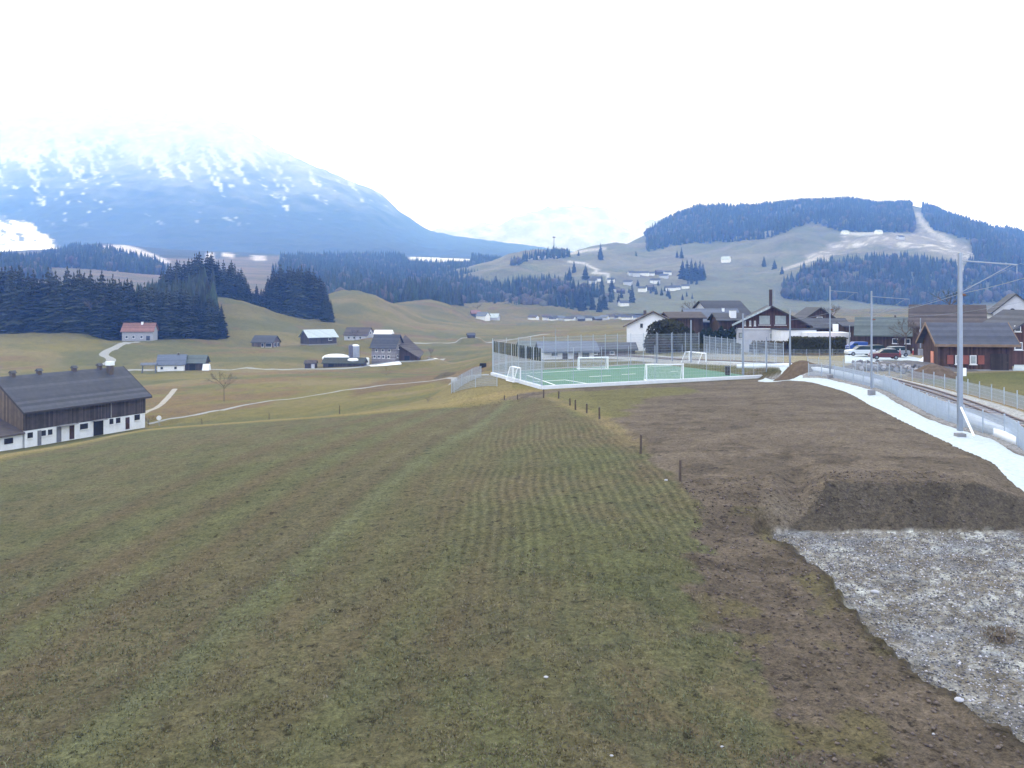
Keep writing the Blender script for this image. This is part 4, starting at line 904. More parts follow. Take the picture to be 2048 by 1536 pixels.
# ---- old barn on the left: long wall from A to B
dx, dy = BARN_B[0]-BARN_A[0], BARN_B[1]-BARN_A[1]; LB = math.hypot(dx, dy); rb = math.atan2(dy, dx); WB = 12.0
ux, uy = dx/LB, dy/LB; cx_, cy_ = (BARN_A[0]+BARN_B[0])/2-uy*WB/2, (BARN_A[1]+BARN_B[1])/2+ux*WB/2
D = DOORM; bz = -21.7
def bu(px):   # distance along the barn's long wall seen in photo column px
    t = (px-CX)/F; s = (t*BARN_A[1]-BARN_A[0])/(ux-t*uy); return s
def bw(p0, p1, v, h_, m=None): return ('S', bu(p0), v, bu(p1)-bu(p0), h_)+((m,) if m else ())
WBASE = mat('white limewashed wall', (.72,.75,.76), .12, .9)
BWN = mat('dark barn opening', (.018,.018,.02), .2)
barn = house('old_barn', 'long dark timber barn with slate roof and white lower wall on the left', (cx_, cy_, bz), rb, LB, WB, 5.6, 4.3, WBASE, SLATE, .75, 'barn', upper=(2.45, DARKW),
    doors=[bw(139,148,.1,2.1), bw(187,206,.0,2.4,BWN), bw(251,258.5,.2,1.95), bw(113,122,.0,2.3,mat('grey door', (.16,.17,.19), .15)), bw(75,82,.0,2.2,mat('grey door', (.16,.17,.19), .15))],
    wins=[bw(160,175,1.35,.85,BWN), bw(232,240,1.45,.85,BWN), bw(269,279,1.45,.9,BWN), bw(83,91,1.3,.8,BWN), bw(96,104,1.3,.8,BWN), bw(55,65,1.3,.8,BWN), bw(33,43,1.3,.7,BWN) if False else bw(219,226,1.45,.85,BWN)], glass=BWN, barge=mat('dark barge board', (.05,.045,.045), .2))
MB().box(-LB/2-.09, -WB/2+.3, 2.5, -LB/2-.065, WB/2-.3, 5.4).build('gable_boards', TANW, barn); MB().prism([(-WB/2+.3,5.4),(WB/2-.3,5.4),(0,9.6)], -LB/2-.09, -LB/2-.065, 'x').build('gable_boards', TANW, barn)
for k_, (px, hgt) in enumerate(((25,.9),(78,.9),(148,.9),(199,1.0))):
    # ridge position seen in that column
    t = (px-CX)/F; ax, ay = BARN_A[0]-uy*WB/2, BARN_A[1]+ux*WB/2; s = (t*ay-ax)/(ux-t*uy)
    v = MB().box(s-LB/2-.3, -.3, 9.7, s-LB/2+.3, .3, 10.1+hgt*.5).build('roof_vent', CHIM, barn); MB().prism([(-.5, 10.1+hgt*.5),(.5, 10.1+hgt*.5),(0, 10.5+hgt*.5)], s-LB/2-.45, s-LB/2+.45, 'x').build('vent_cap', SLATE, v)
t = (210-CX)/F; s = (t*ay-ax)/(ux-t*uy); v = MB().box(s-LB/2-.4, -1.6, 8.4, s-LB/2+.4, -.8, 10.6).build('chimney', CHIM, barn); MB().box(s-LB/2-.5, -1.7, 10.6, s-LB/2+.5, -.7, 11.3).build('chimney_hood', mat('bright metal hood', (.8,.85,.85), .05, 1, .4), v)
MB().box(bu(221)-LB/2-.06, -WB/2-.2, 2.4, bu(221)-LB/2+.06, -WB/2-.1, 5.0).build('downpipe', STONE, barn)
for p0, p1 in ((113,150),(183,208)): face_box(MB(), LB, WB, 'S', bu(p0), 2.4, bu(p1)-bu(p0), .12, .0, .9).build('door_canopy', STONE, barn)
# lean-to in front of its left gable
ln_ = empty('lean_to', (BARN_A[0]-uy*6.2-ux*3.2, BARN_A[1]+ux*6.2-uy*3.2, bz), rb); tag(ln_, 'low lean-to with brown roof and white wall against the left gable of the long barn', 'shed')
MB().box(-3.1, -5.9, -2, 3.05, 3.5, 2.0).build('wall', WBASE, ln_)
MB().prism([(-6.4,2.0),(5,5.6),(5,5.85),(-6.4,2.25)], -3.6, 3.1, 'x').build('roof', BROWNR, ln_)
w = MB().box(.2, -6.0, .9, 1.5, -5.88, 1.7).build('window', BWN, ln_)
sgn_ = empty('round_sign', (at(318,843,147)[0], 147, -21.7)); MB().tube((0,0,0),(0,0,1.2),.04).build('pole', M_GALV, sgn_); MB().tube((0,-.06,1.3),(0,.0,1.3),.42,.42,14).build('disc', mat('white painted steel', (.85,.87,.87), .03), sgn_); tag(sgn_, 'small white round sign beside the far end of the old barn', 'sign')

# ---- scattered farms in the valley
house('farmhouse', 'white house with terracotta roof in front of the left wood', H_(0), R(8), 13.5, 8, 4.6, 3.4, mat('weathered grey render', (.33,.34,.38), .12, 1.2), TERRA, .6, wins=[('S',1.5,1.2,1.1,1.2),('S',4.5,1.2,1.1,1.2),('S',8,1.2,1.1,1.2),('S',10.6,.1,1.6,2.2,BWN)], chims=[(1.2,-.6,.9,1.2,WHITE)])
house('farmhouse', 'white walled farmhouse with bluish grey roof in the meadow below the red roofed house', H_(1), R(12), 8.8, 7, 2.8, 3.0, WHITE, BLUER, .5, wins=[('S',1,1.0,1,1),('S',5.5,1.0,1,1)], chims=[(2,0,.6,.7)])
house('field_barn', 'weathered barn with grey green roof joined to the bluish farmhouse', H_(2), R(6), 7.0, 6.5, 2.7, 2.3, DARKW, GREENR, .5, 'barn', doors=[('S',2,0,2,2.2,BWN)])
tp = at(413,739,300); MB().prism([(-1.2,-.3),(1.2,-.3),(.2,2.0),(-.2,2.0)], -1.2, 1.2, 'x').build('tarp_heap', WHITE).location = tp; tag(bpy.data.objects['tarp_heap'], 'small white tarpaulin heap right of the grey green barn', 'tarpaulin')
e = empty('play_frame', at(298,743,290), R(10)); tag(e, 'small bluish open wooden frame left of the bluish farmhouse', 'frame')
for x in (-2.2, 2.2):
    for y in (-.8, .8): MB().tube((x,y,-.5),(x*.9,0,2.4),.12).build('leg', BLUER, e)
MB().prism([(-1.2,2.2),(0,2.9),(1.2,2.2),(1.2,2.35),(0,3.05),(-1.2,2.35)], -2.6, 2.6, 'x').build('top_board', BLUER, e)
house('cottage', 'small dark roofed cottage with white right half, alone in the meadow', H_(3), R(-14), 11.5, 7.0, 2.6, 2.9, TANW, SLATE, .5, wins=[('S',5.2,.2,1.5,1.9,WHITE),('S',7.6,.2,3.2,1.9,WHITE),('E',1,.3,1.6,1.9,WHITE),('E',4,.3,1.6,1.9,WHITE)])
house('field_barn', 'black barn with pale metal roof standing in the valley meadow', H_(4), R(38), 15.0, 10.0, 4.2, 3.2, DARKW, METALR, .9, 'barn', wins=[('S',10.5,2.2,2.0,1.3,FRAME)], base=(.5, STONE))
house('long_house', 'long house with dark roof and white gable beyond the black barn', H_(5), R(-12), 13, 9, 3.0, 3.6, OFFW, BROWNR, .6, wins=[('S',2,.8,1.2,1.2),('S',5,.8,1.2,1.2),('S',8.5,.8,1.2,1.2),('E',3.5,3.2,1.4,1.3)])
e = empty('market_tent', H_(6), R(-5)); tag(e, 'white tent roof beside the white gable of the long house', 'tent'); MB().prism([(-3.6,2.2),(0,4.3),(3.6,2.2)], -5.5, 4.2, 'x').build('canvas_roof', WHITE, e)
for x in (-5.2,-1,3.9):
    for y in (-3.3,3.3): MB().tube((x,y,-1),(x,y,2.2),.12).build('leg', BLUER, e)
MB().box(-5.2,-3,0,1.5,3,1.5).build('side_wall', OFFW, e)
# big farmhouse: main block with gable to the right, hay barn roof falling away to the right
house('big_farmhouse', 'big grey shingled farmhouse with dark roof in the middle of the valley', H_(7), R(-14), 9.6, 8.6, 5.6, 4.3, SHING, SLATE, .7, wins=[('S',.8,1.2,1.0,1.1),('S',2.6,1.2,1.0,1.1),('S',4.4,1.2,1.0,1.1),('S',6.6,1.2,1.0,1.1),('S',1.6,3.6,1.0,1.1),('S',4.2,3.6,1.0,1.1),('S',6.8,3.6,1.0,1.1),('E',2,1.4,1,1.1),('E',5,1.4,1,1.1),('E',3.4,4.4,1,1.1)])
hb = empty('hay_barn', (H_(7)[0]+4.6, H_(7)[1]-.8, H_(7)[2]), R(-10)); tag(hb, 'brown hay barn whose roof falls away to the right of the big grey farmhouse', 'barn')
MB().add([(0,0,-1),(7.2,.3,-1),(6.4,8,-1),(0,8,-1),(0,0,6.0),(7.2,.3,1.6),(6.4,8,3.0),(0,8,9.0)], [(0,3,2,1),(4,5,6,7),(0,1,5,4),(1,2,6,5),(2,3,7,6),(3,0,4,7)]).build('wall', BROWNW, hb)
MB().add([(-.2,-.9,5.9),(8.4,-.7,.95),(7.4,8.6,2.6),(-.2,8.6,9.3),(-.2,-.9,6.2),(8.4,-.7,1.25),(7.4,8.6,2.9),(-.2,8.6,9.6)], [(0,3,2,1),(4,5,6,7),(0,1,5,4),(1,2,6,5),(2,3,7,6),(3,0,4,7)]).build('roof', BROWNR, hb)
MB().box(2.2,-.08,-.2,4.2,.1,1.9).build('door', BWN, hb)
for px, r_, h_, mm, lb in ((701.5,.85,4.4,mat('dark silo boards', (.12,.12,.16), .3, 2),'dark slim silo left of the bright silo'),(711,1.55,4.6,mat('grey silo steel', (.34,.37,.44), .15, 1.5, .5, .2),'bright silo with white dome above the dark farm sheds')):
    x, y, z = at(px, 728, 322+(5 if r_ > 1 else 0)); e = empty('silo', (x, y, z)); MB().tube((0,0,0),(0,0,h_+2.3),r_,None,16).build('cylinder', mm, e); MB().ball((0,0,h_+2.3),(r_,r_,.7),14,6).build('dome', WHITE if r_ > 1 else mm, e); tag(e, lb, 'silo')
house('cow_shed', 'low dark shed under the white tarpaulin dome by the farm road', H_(8), R(-3), 15, 6, 1.9, 1.6, DARKW, mat('mossy dark roof', (.045,.052,.04), .3), .5, 'shed', doors=[('S',2,.0,2,1.6,BWN)])
e = MB().ball((0,0,0),(5.6,3.0,1.6),18,8,.03).build('tarpaulin_dome', WHITE, smooth=True); e.location = at(673,716,322); tag(e, 'white tarpaulin covered heap like a low dome on the farm', 'tarpaulin')
e = MB().ball((0,0,0),(2.6,1.6,.9),12,6,.1).build('tarpaulin_heap', WHITE, smooth=True); e.location = at(707,721,317); tag(e, 'small white covered heap in front of the bright silo', 'tarpaulin')
house('tool_shed', 'small dark shed at the left end of the farm buildings', at(622,736,316), R(5), 4.0, 4, 1.8, .9, DARKW, DARKW, .3, 'shed', doors=[('S',2.4,0,1.2,1.6,OFFW)])
e = MB().box(-1.5,-1.5,0,1.5,1.5,2.9).build('wrapped_bale_stack', WHITE, bevel=.4); e.location = (H_(9)[0], H_(9)[1], H_(9)[2]-.3); tag(e, 'bright white wrapped stack right of the silos', 'bale stack')
lane('farm_yard', [at(735,735,318)[:2], at(770,728,322)[:2], at(800,724,324)[:2]], 6, WHITE, 30, .15)
lane('farm_yard', [at(862,719,340)[:2], at(886,717,345)[:2]], 5, WHITE, 12, .3)
house('meadow_hut', 'tiny dark hut beside the white far road', H_(11), R(10), 4.2, 4, 1.8, 1.1, DARKW, SLATE, .4, 'hut')
e = MB().box(-.75,-.5,0,.75,.5,1.0).build('dark_container', BWN, bevel=.1); p_ = hitp(966, 735, 120); e.location = p_; tag(e, 'dark box standing on the ploughed strip left of the pitch', 'container')
# lone white farm left of the distant row
for (px, py, Y, rz, L_, W_, h_, rh_, wl, rf_, lb) in ((951,638,862,10,9,8,3.0,3.0,DARKW,TERRA,'dark small barn left of the lone white farmhouse'),(966,641,850,-30,11,9,4.5,3.6,WHITE,BLUER,'lone white farmhouse with bluish roof in the far meadow'),(986,640,858,-15,12,9,3.8,3.6,OFFW,METALR,'pinkish farm building with pale roof right of the lone farmhouse')):
    z = float(TZ(*at(px, py, Y)[:2])); house('far_farmhouse', lb, (*at(px, py, Y)[:2], z), R(rz), L_, W_, h_, rh_, wl, rf_, .6)
# distant row of houses along the valley
rowx = [1067,1093,1103,1112,1122,1141,1152,1163,1176,1186,1197,1209,1221,1233,1244,1255,1270,1284]
for i, px in enumerate(rowx):
    Y = 862+random.uniform(-8, 12); x = (px-CX)*Y/F; z = float(TZ(x, Y)); L_ = random.uniform(6.5, 11)
    m_, r_ = random.choice([(WHITE, SLATE), (OFFW, BLUER), (WHITE, SLATE), (OFFW, BROWNR), (DARKW, BLUER), (WHITE, BROWNR)])
    house('far_house', 'small pale house in the distant row across the valley meadow', (x, Y, z), R(random.uniform(-35, 35)), L_, 7, random.uniform(2.2, 3.2), 2.0, m_, r_, .5, group='distant row of houses')
# hamlet on the hillside
ham = [(1194,562,0),(1186,566,1),(1222,565,0),(1231,584,0),(1285,583,0),(1256,570,1),(1262,550,1),(1271,552,1),(1288,551,0),(1301,551,0),(1318,549,2),(1335,549,0),(1312,566,1),(1309,566,0),(1341,581,0),(1350,580,0),(1371,577,0),(1300,580,2),(1328,556,1),(1241,586,2),(1210,596,2),(1247,612,0)]
for i, (px, py, k_) in enumerate(ham):
    x, y = H.hit(px, py, 1000); z = float(H.at(x, y)); w_, r_ = ((WHITE, SLATE), (OFFW, SLATE), (DARKW, BROWNR))[k_]
    house('hamlet_house', ('white walled house of the hillside hamlet', 'greyish house with dark roof in the hillside hamlet', 'dark timber house in the hillside hamlet')[k_], (x, y, z), R(random.uniform(-30, 30)), random.uniform(10, 16), 9, random.uniform(3.5, 5), 2.8, w_, r_, .6, group=('white hamlet houses', 'grey hamlet houses', 'dark hamlet houses')[k_])
x, y = H.hit(1452, 524, 1000); house('hill_barn', 'bright white barn alone on the open hillside', (x, y, float(H.at(x, y))), R(-35), 15, 11, 5, 5, WHITE, METALR, .6, 'barn')
x, y = H.hit(1430, 473, 1500); 
for px, py in ((1690,468),(1757,467),(1800,478)):
    x, y = H.hit(px, py, 1300); house('alp_hut', {1690:'pale alp hut at the left end of the bare hill crest',1757:'pale alp hut at the right end of the bare hill crest',1800:'grey alp hut below the hilltop wood'}[px], (x, y, float(H.at(x, y))), R(20), 13, 9, 4, 3, WHITE if px < 1800 else OFFW, METALR if px < 1800 else SLATE, .6, 'hut')
x, y = H.hit(1108, 508, 1500); e = empty('radio_mast', (x, y, float(H.at(x, y))+6)); MB().tube((0,0,0),(0,0,30),.9,.5,6).build('pole', BLUER, e); MB().box(-3,-.4,27,3,.4,29).build('antenna', BLUER, e); tag(e, 'small radio mast on the wooded ridge against the sky', 'mast')

# ---- clubhouse and village behind the pitch
house('clubhouse', 'low white walled clubhouse with grey roof behind the far side of the pitch', (at(1135,722,143)[0], 146, -10.15), R(6), 8.6, 5, 1.7, 1.15, WHITE, BLUER, .9, 'clubhouse', doors=[('S',3.2,.05,.9,1.5),('S',5.2,.05,.7,1.5,REDW)], wins=[('S',1.3,.7,1.1,.8,OFFW),('S',6.6,.5,1.2,1.0,BWN)])
house('shed', 'brown low shed with dark roof right of the clubhouse', (at(1216,718,150)[0], 152, -10.3), R(2), 9.5, 4, 1.6, .9, REDW, SLATE, .5, 'shed', wins=[('S',2,.7,.8,.6),('S',5,.7,.8,.6)])
house('long_shed', 'long flat grey shed roof behind the clubhouse', (at(1105,712,158)[0], 160, -11), R(4), 12, 6, 2.2, .9, DARKW, GREENR, .5, 'shed')
house('white_house', 'tall white gabled house left of the big evergreen bushes', (at(1307,704,165)[0]+.9, 171, -10.1), R(81), 12, 10.2, 5.1, 2.6, WHITE, BROWNR, .7, wins=[('W',2.6,4.7,.5,.8,BWN),('W',5.9,4.3,.9,1.2,BROWNW)], chims=[(1,1.6,.6,1.1)])
house('village_house', 'wide dark house with blue grey roof behind the thujas', (at(1428,700,192)[0], 196, -11), R(0), 11, 8.5, 6.4, 2.4, DARKW, BLUER, .9, wins=[('S',1.5,4.4,1,1.1),('S',4.5,4.4,1,1.1),('S',8,4.4,1,1.1)], chims=[(2.8,-1,.5,.9,WHITE)])
house('village_house', 'brown house with flat brown roof between the white house and the blue grey roof', (at(1372,700,182)[0], 186, -11), R(5), 7, 7, 7.2, 1.0, BROWNW, BROWNR, .7)
house('village_house', 'far house with slate gable roof rising behind the blue grey roof', (at(1448,690,235)[0], 240, -11), R(25), 13, 10, 7, 3.6, OFFW, SLATE, .8)
house('village_house', 'dark house with white chimney box left of the big chalet', (at(1466,700,178)[0], 182, -10.6), R(0), 6, 8, 6.3, 1.3, BROWNW, SLATE, .5, wins=[('S',1,3.2,1,1.2),('S',3.4,3.2,1.2,1.2)], chims=[(.3,-2.6,1.2,1.6,WHITE)])
# big chalet, gable to the camera
bc = house('big_chalet', 'big chalet with brown timber gable, white ground floor and tall dark chimney', (at(1546,703,168)[0]+1, 173.5, -9.9), R(77), 13, 13.0, 5.1, 3.4, OFFW, SLATE, .95, upper=(4.25, REDW), barge=mat('dark barge board', (.05,.045,.045), .2),
    wins=[('W',4.0,5.0,2.2,1.9,BROWNW),('W',7.0,5.0,2.2,1.9,BROWNW),('W',6.0,2.2,.8,1.2),('W',7.1,2.2,1.1,1.2),('W',.2,2.4,.7,1.0,BROWNW),('W',1.2,4.8,.35,1.0),('W',2.2,4.8,.35,1.0),('W',3.1,4.8,.35,1.0)], glass=PALEG, doors=[('W',2.2,-.4,3.6,1.5,BWN)])
MB().box(-6.6-.12, -6.5, 4.15, -6.6+.02, 6.5, 4.32).build('floor_band', WHITE, bc)
MB().prism([(-7.6, 4.75),(-.4, 8.35),(-.4, 8.75),(-7.6, 5.12)], -7.75, -7.64, 'x').build('white_verge', METALR, bc) if False else MB().prism([(7.6, 4.75),(.4, 8.30),(.4, 8.72),(7.6, 5.12)], -7.9, -7.72, 'x').build('white_verge', METALR, bc)
MB().prism([(.3,4.5),(6.9,4.5)][:0]+[(-.3,8.2),(.3,8.2),(.3,12.0),(-.3,12.0)], -3.3, -2.7, 'x').build('chimney', mat('dark chimney pipe', (.05,.035,.035), .2), bc); MB().box(-3.4,-.85,8.1,-3.25,-.7,11.8).build('chimney_ladder', M_GALV, bc)
an = empty('white_annex', (at(1597,700,161)[0], 163.5, -9.6)); tag(an, 'bright white flat roofed annex with dark window band right of the big chalet', 'annex')
MB().box(-3.4,-2.5,-1,3.4,3,3.9).build('wall', WHITE, an); MB().box(-3.6,-2.7,3.9,3.6,3.2,4.1).build('roof', SLATE, an)
wn_ = MB().box(-1.9,-2.6,1.6,1.4,-2.45,2.9).build('window', FRAME, an)
for i in range(5): MB().box(-1.8+i*.64,-2.64,1.72,-1.28+i*.64,-2.605,2.78).build('pane', GLASS, wn_)
house('dark_roof_wing', 'brown wing with long dark roof slope between the big chalet and the carport', (at(1640,700,170)[0], 173, -9.8), R(0), 11, 7, 4.3, 1.6, BROWNW, SLATE, .7, 'house wing')
house('dormer_house', 'small brown gabled house rising behind the flat roofed annex', (at(1640,690,182)[0], 186, -10), R(90), 8, 7, 5.8, 2.4, BROWNW, SLATE, .5, wins=[('W',2.8,5.2,1.2,1.2)])
cp = empty('carport', (at(1655,700,158)[0], 160, -9.4)); tag(cp, 'white fronted carport at the right end of the hedge', 'carport')
MB().box(-3.9,-2.2,2.5,4.2,2.5,3.35).build('fascia', WHITE, cp); MB().box(-3.9,2.2,-.5,4.2,2.5,2.5).build('back_wall', BROWNW, cp)
for x in (-3.8,-.2,1.0,3.6): MB().box(x,-2.1,-.5,x+.35,-1.8,2.5).build('pillar', WHITE, cp)
e = MB().box(-.7,-.5,0,.7,.5,1.2).build('red_box', mat('red plastic', (.6,.09,.10), .1)); e.location = (at(1664,690,157)[0], 157.0, -8.2); tag(e, 'red box hanging at the front of the white carport', 'box')
sp2 = empty('sign_box', (at(1671,668,163)[0], 163, -6.2)); MB().box(-.5,-.15,.2,.5,.15,1.6).build('panel', WHITE, sp2); MB().tube((0,0,-3),(0,0,.2),.08).build('pole', M_GALV, sp2); tag(sp2, 'bright white sign box standing above the carport', 'sign')
# hedges
def leafy(name, size, pos, label, cat, c=(.05,.052,.028), n=1400, leaf=.28, seed=1, shape='box', core=True, rz=0, m=None):
    r = random.Random(seed); m = m or mat('leaves %.3f %.3f' % (c[0], c[1]), c, .45, 2.5, .9, spec=.1); mb = MB(); sx, sy, sz = size
    if core: mb.box(-sx/2*.86, -sy/2*.8, 0, sx/2*.86, sy/2*.8, sz*.9) if shape == 'box' else mb.ball((0,0,sz*.5), (sx*.40, sy*.40, sz*.46), 10, 7, .1)
    for _ in range(n):
        if shape == 'box':
            p = Vector((r.uniform(-1, 1)*sx/2, r.uniform(-1, 1)*sy/2, r.uniform(0, 1)*sz)); k = r.random()
            if k < .5: p.y = -sy/2*r.uniform(.85, 1.08)
            elif k < .75: p.z = sz*r.uniform(.88, 1.07)
            else: p.x = r.choice((-1, 1))*sx/2*r.uniform(.9, 1.05)
        else:
            a = r.uniform(0, 6.283); zz = r.random(); rr = {'ball': math.sqrt(max(0, 1-(2*zz-1)**2)), 'column': (min(1, 4*(1-zz)))**.7*min(1, .5+3*zz)}[shape]*r.uniform(.78, 1.12)*(1+.18*math.sin(a*3+seed)+.12*math.sin(zz*9+seed*2))
            p = Vector((math.cos(a)*rr*sx/2, math.sin(a)*rr*sy/2, zz*sz))
        l = leaf*r.uniform(.5, 1.4); u = Vector((r.gauss(0, 1), r.gauss(0, 1), r.gauss(0, 1))).normalized(); v_ = u.orthogonal().normalized()
        mb.add([p-u*l, p+v_*l*.7, p+u*l, p-v_*l*.7], [(0, 1, 2, 3)])
    e = empty(name, pos, rz); mb.build('foliage' if cat != 'hedge' else 'leaves', m, e)
    if cat != 'hedge': MB().tube((0,0,-.5),(0,0,sz*.5),.12).build('trunk', MB_N[1], e)
    return tag(e, label, cat)
leafy('hedge', (9.6,1.6,2.7), (at(1643,706,150)[0], 152, -9.5), 'tall clipped brown green hedge in front of the carport', 'hedge', (.055,.055,.022), 2600, .2, 3)
leafy('hedge', (7.5,1.6,2.0), (at(1553,706,152)[0], 153.5, -9.6), 'lower brown green hedge in front of the big chalet', 'hedge', (.075,.062,.035), 1600, .2, 4)
leafy('hedge', (9.4,1.8,2.2), (at(1430,704,148)[0], 150, -10.0), 'olive hedge below the dark thujas', 'hedge', (.07,.072,.035), 1900, .2, 5)
leafy('evergreen_bush', (6.8,5,6.4), (at(1342,706,150)[0], 153, -10.0), 'huge dark evergreen bush overlapping the white gabled house', 'bush', (.040,.042,.026), 3200, .3, 6, 'ball')
leafy('evergreen_bush', (4.4,3.6,3.6), (at(1320,707,147)[0], 149, -10.2), 'dark bush at the foot of the white gabled house', 'bush', (.040,.030,.024), 1500, .25, 7, 'ball')
leafy('evergreen_bush', (5.6,4.6,5.2), (at(1372,706,150)[0], 156, -10.0), 'dark green bush on the right of the huge evergreen bush', 'bush', (.035,.038,.028), 2200, .3, 8, 'ball')
for i, px in enumerate((1412,1424,1437,1448,1459,1469)):
    leafy('thuja', (1.5,1.5,(4.6,4.9,4.3,5.1,4.5,4.9)[i]), (at(px,702,156)[0], 158, -10), ('slim dark thuja, first from the left in the row by the village', 'slim dark thuja, second from the left in the row', 'shorter slim thuja, third from the left in the row', 'tallest slim thuja, fourth from the left in the row', 'slim dark thuja, fifth from the left in the row', 'slim dark thuja, last on the right of the row')[i], 'thuja', (.024,.036,.026), 700, .2, 20+i, 'column')
# right side buildings
house('dark_barn', 'dark barn with grey green roof behind the parked cars', (at(1796,690,150)[0], 154, -8.9), R(-24), 9.6, 7, 3.0, 2.6, BROWNW, GREENR, .8, 'barn', wins=[('S',5.5,1.2,.9,.9),('S',7.5,1.2,.9,.9)], chims=[(1.2,0,.3,.5)])
house('garage', 'brown garage box between hedge and dark barn', (at(1722,697,165)[0], 168, -9.2), R(0), 6.2, 5, 4.0, .6, BROWNW, SLATE, .4, 'garage', doors=[('S',3.6,1.5,1.2,2.0,mat('pinkish door', (.3,.2,.22), .1))])
house('brown_roof_house', 'large house with wide brown tiled roof behind the wooden chalet', (at(1926,690,134)[0], 139, -8.9), R(-27), 9.9, 7.5, 5.0, 2.9, BROWNW, BROWNR, .7, wins=[('S',1,3.2,1,1)])
house('brown_low_house', 'lower brown house between the brown tiled roof and the white gable', (at(2010,690,134)[0], 136, -8.9), R(-27), 5.6, 6, 3.8, 1.9, BROWNW, BROWNR, .5, chims=[(-2.2,-1.2,.7,1.0,WHITE)])
wg = house('white_gable_house', 'pale house gable with small round dark window at the right edge', (at(2062,690,160)[0], 166, -9), R(66), 11, 7.6, 6.6, 3.4, OFFW, SLATE, .4)
MB().tube((-5.5,.6,7.0),(-5.62,.6,7.0),.42,None,14).build('round_window', BWN, wg)
house('timber_house', 'dark timber house cut by the right edge of the picture', (at(2090,700,112)[0], 117, -8.8), R(85), 9, 8.4, 4.4, 2.8, REDW, SLATE, .9, wins=[('W',1.0,2.2,1,1),('W',1.0,4.6,.8,.8)])
# wooden chalet by the meadow
ch = house('wooden_chalet', 'small brown wooden chalet with dark blue grey roof and orange shutters above the meadow', (57.3, 107.2, -8.75), R(-7), 8.5, 5.4, 3.6, 2.05, mat('chalet timber', (.062,.036,.030), .3, 1.2, planks=5), mat('dark grey slate', (.062,.068,.085), .2, 1.0, .7, planks=3, axis='Z'), .65, 'chalet', barge=BARGE, base=(.22, STONE),
    wins=[('S',1.9,.85,.75,1.1),('S',3.25+.35,.85,.75,1.1)], glass=PALEG, shutters=[('S',.95,.85,.72,1.1),('S',2.75,.85,.72,1.1),('S',4.55,.85,.72,1.1),('W',2.9,.8,.9,1.5,mat('bright orange shutter', (.62,.26,.18), .1))], doors=[('S',6.0,.15,2.1,2.0,mat('dark brown sliding door', (.045,.035,.032), .25, 2, planks=5))])
for s, lb in ((-1, 'corner'),): MB().box(-4.35-.02, -2.7-.02, .22, -4.35+.16, -2.7+.16, 2.9).build('corner_post', BROWNW, ch)
MB().box(-5.1,-1.2,-.25,-4.45,2.9,.05).build('stone_terrace', OFFW, ch)
# parking apron, boulder bank, snow, heaps
poly = [at(1690,713,118)[:2], at(1745,716,117)[:2], at(1800,724,112)[:2], at(1862,728,109)[:2], at(1866,708,121)[:2], at(1852,700,128)[:2], at(1790,696,140)[:2], at(1690,698,142)[:2]]
for a_, b_ in ((poly[0:4], poly[7:3:-1]),): ribbon('parking_apron', a_, b_, M_GRAV, .10, 40, 12, .5)
mbp = MB().prism([at(2026,740,104)[:2], at(2150,742,104)[:2], at(2150,722,118)[:2], at(2030,722,118)[:2]], -9.2, -8.58, 'z').build('parking_apron', M_GRAV); mbp['kind'] = 'structure'
def mound(name, c, rx, ry, h, rz, label, col_, cat='heap', seed=1, rough_=.25):
    n = 40; g = np.linspace(-1, 1, n); gx, gy = np.meshgrid(g, g, indexing='ij'); r = np.hypot(gx, gy)
    zz = h*(np.clip(1-r**1.6, 0, 1))**.9*(1+rough_*(fbm(gx*3+seed, gy*3, seed, 4)-.5)*2)-.06
    c_, s_ = math.cos(rz), math.sin(rz); X_ = c[0]+gx*rx*c_-gy*ry*s_; Y_ = c[1]+gx*rx*s_+gy*ry*c_; Z_ = G.at(X_, Y_)+zz+(fbm(X_*3, Y_*3, seed+3, 3)-.5)*.12*(r < .9)
    i = (np.arange(n-1)[:, None]*n+np.arange(n-1)[None, :]).ravel(); o = np_mesh(name, np.stack([X_, Y_, Z_], -1).reshape(-1, 3), np.stack([i, i+n, i+n+1, i+1], 1), mat('heap soil %.3f' % col_[0], col_, .3, 2, .95, spec=.05), smooth=True)
    return tag(o, label, cat)
mound('soil_heap', (at(1590,750,104)[0], 103.0), 3.2, 2.4, 1.2, .1, 'brown soil heap where the gravel path meets the pitch corner', (.115,.085,.055), seed=4)
mound('soil_heap', (at(1862,752,98)[0], 97.5), 2.6, 3.0, 1.5, .3, 'brown soil heap at the end of the boulder bank below the chalet', (.12,.09,.065), seed=6)
mound('soil_heap', hit(890, 752, 110), 2.9, 3.2, 1.0, .2, 'grassy soil heap on the far side of the farm track', (.10,.085,.055), seed=9)
mound('snow_heap', (at(1855,708,118)[0], 118), 1.3, 1.6, 1.3, 0, 'white heap leaning at the left of the wooden chalet', (.8,.82,.84), seed=2)
M_BLD = mat('grey boulder', (.16,.16,.165), .3, 2, .9, rnd=.35); M_BL2 = mat('pale boulder', (.30,.30,.31), .2, 2, .9, rnd=.2); protoB = [MB().ball((0,0,0),(.5,.42,.34),8,6,.16).build('boulder', M_BLD), MB().ball((0,0,0),(.45,.5,.38),7,6,.2).build('boulder', M_BL2), MB().ball((0,0,0),(.4,.36,.4),7,5,.2).build('boulder', M_BLD)]
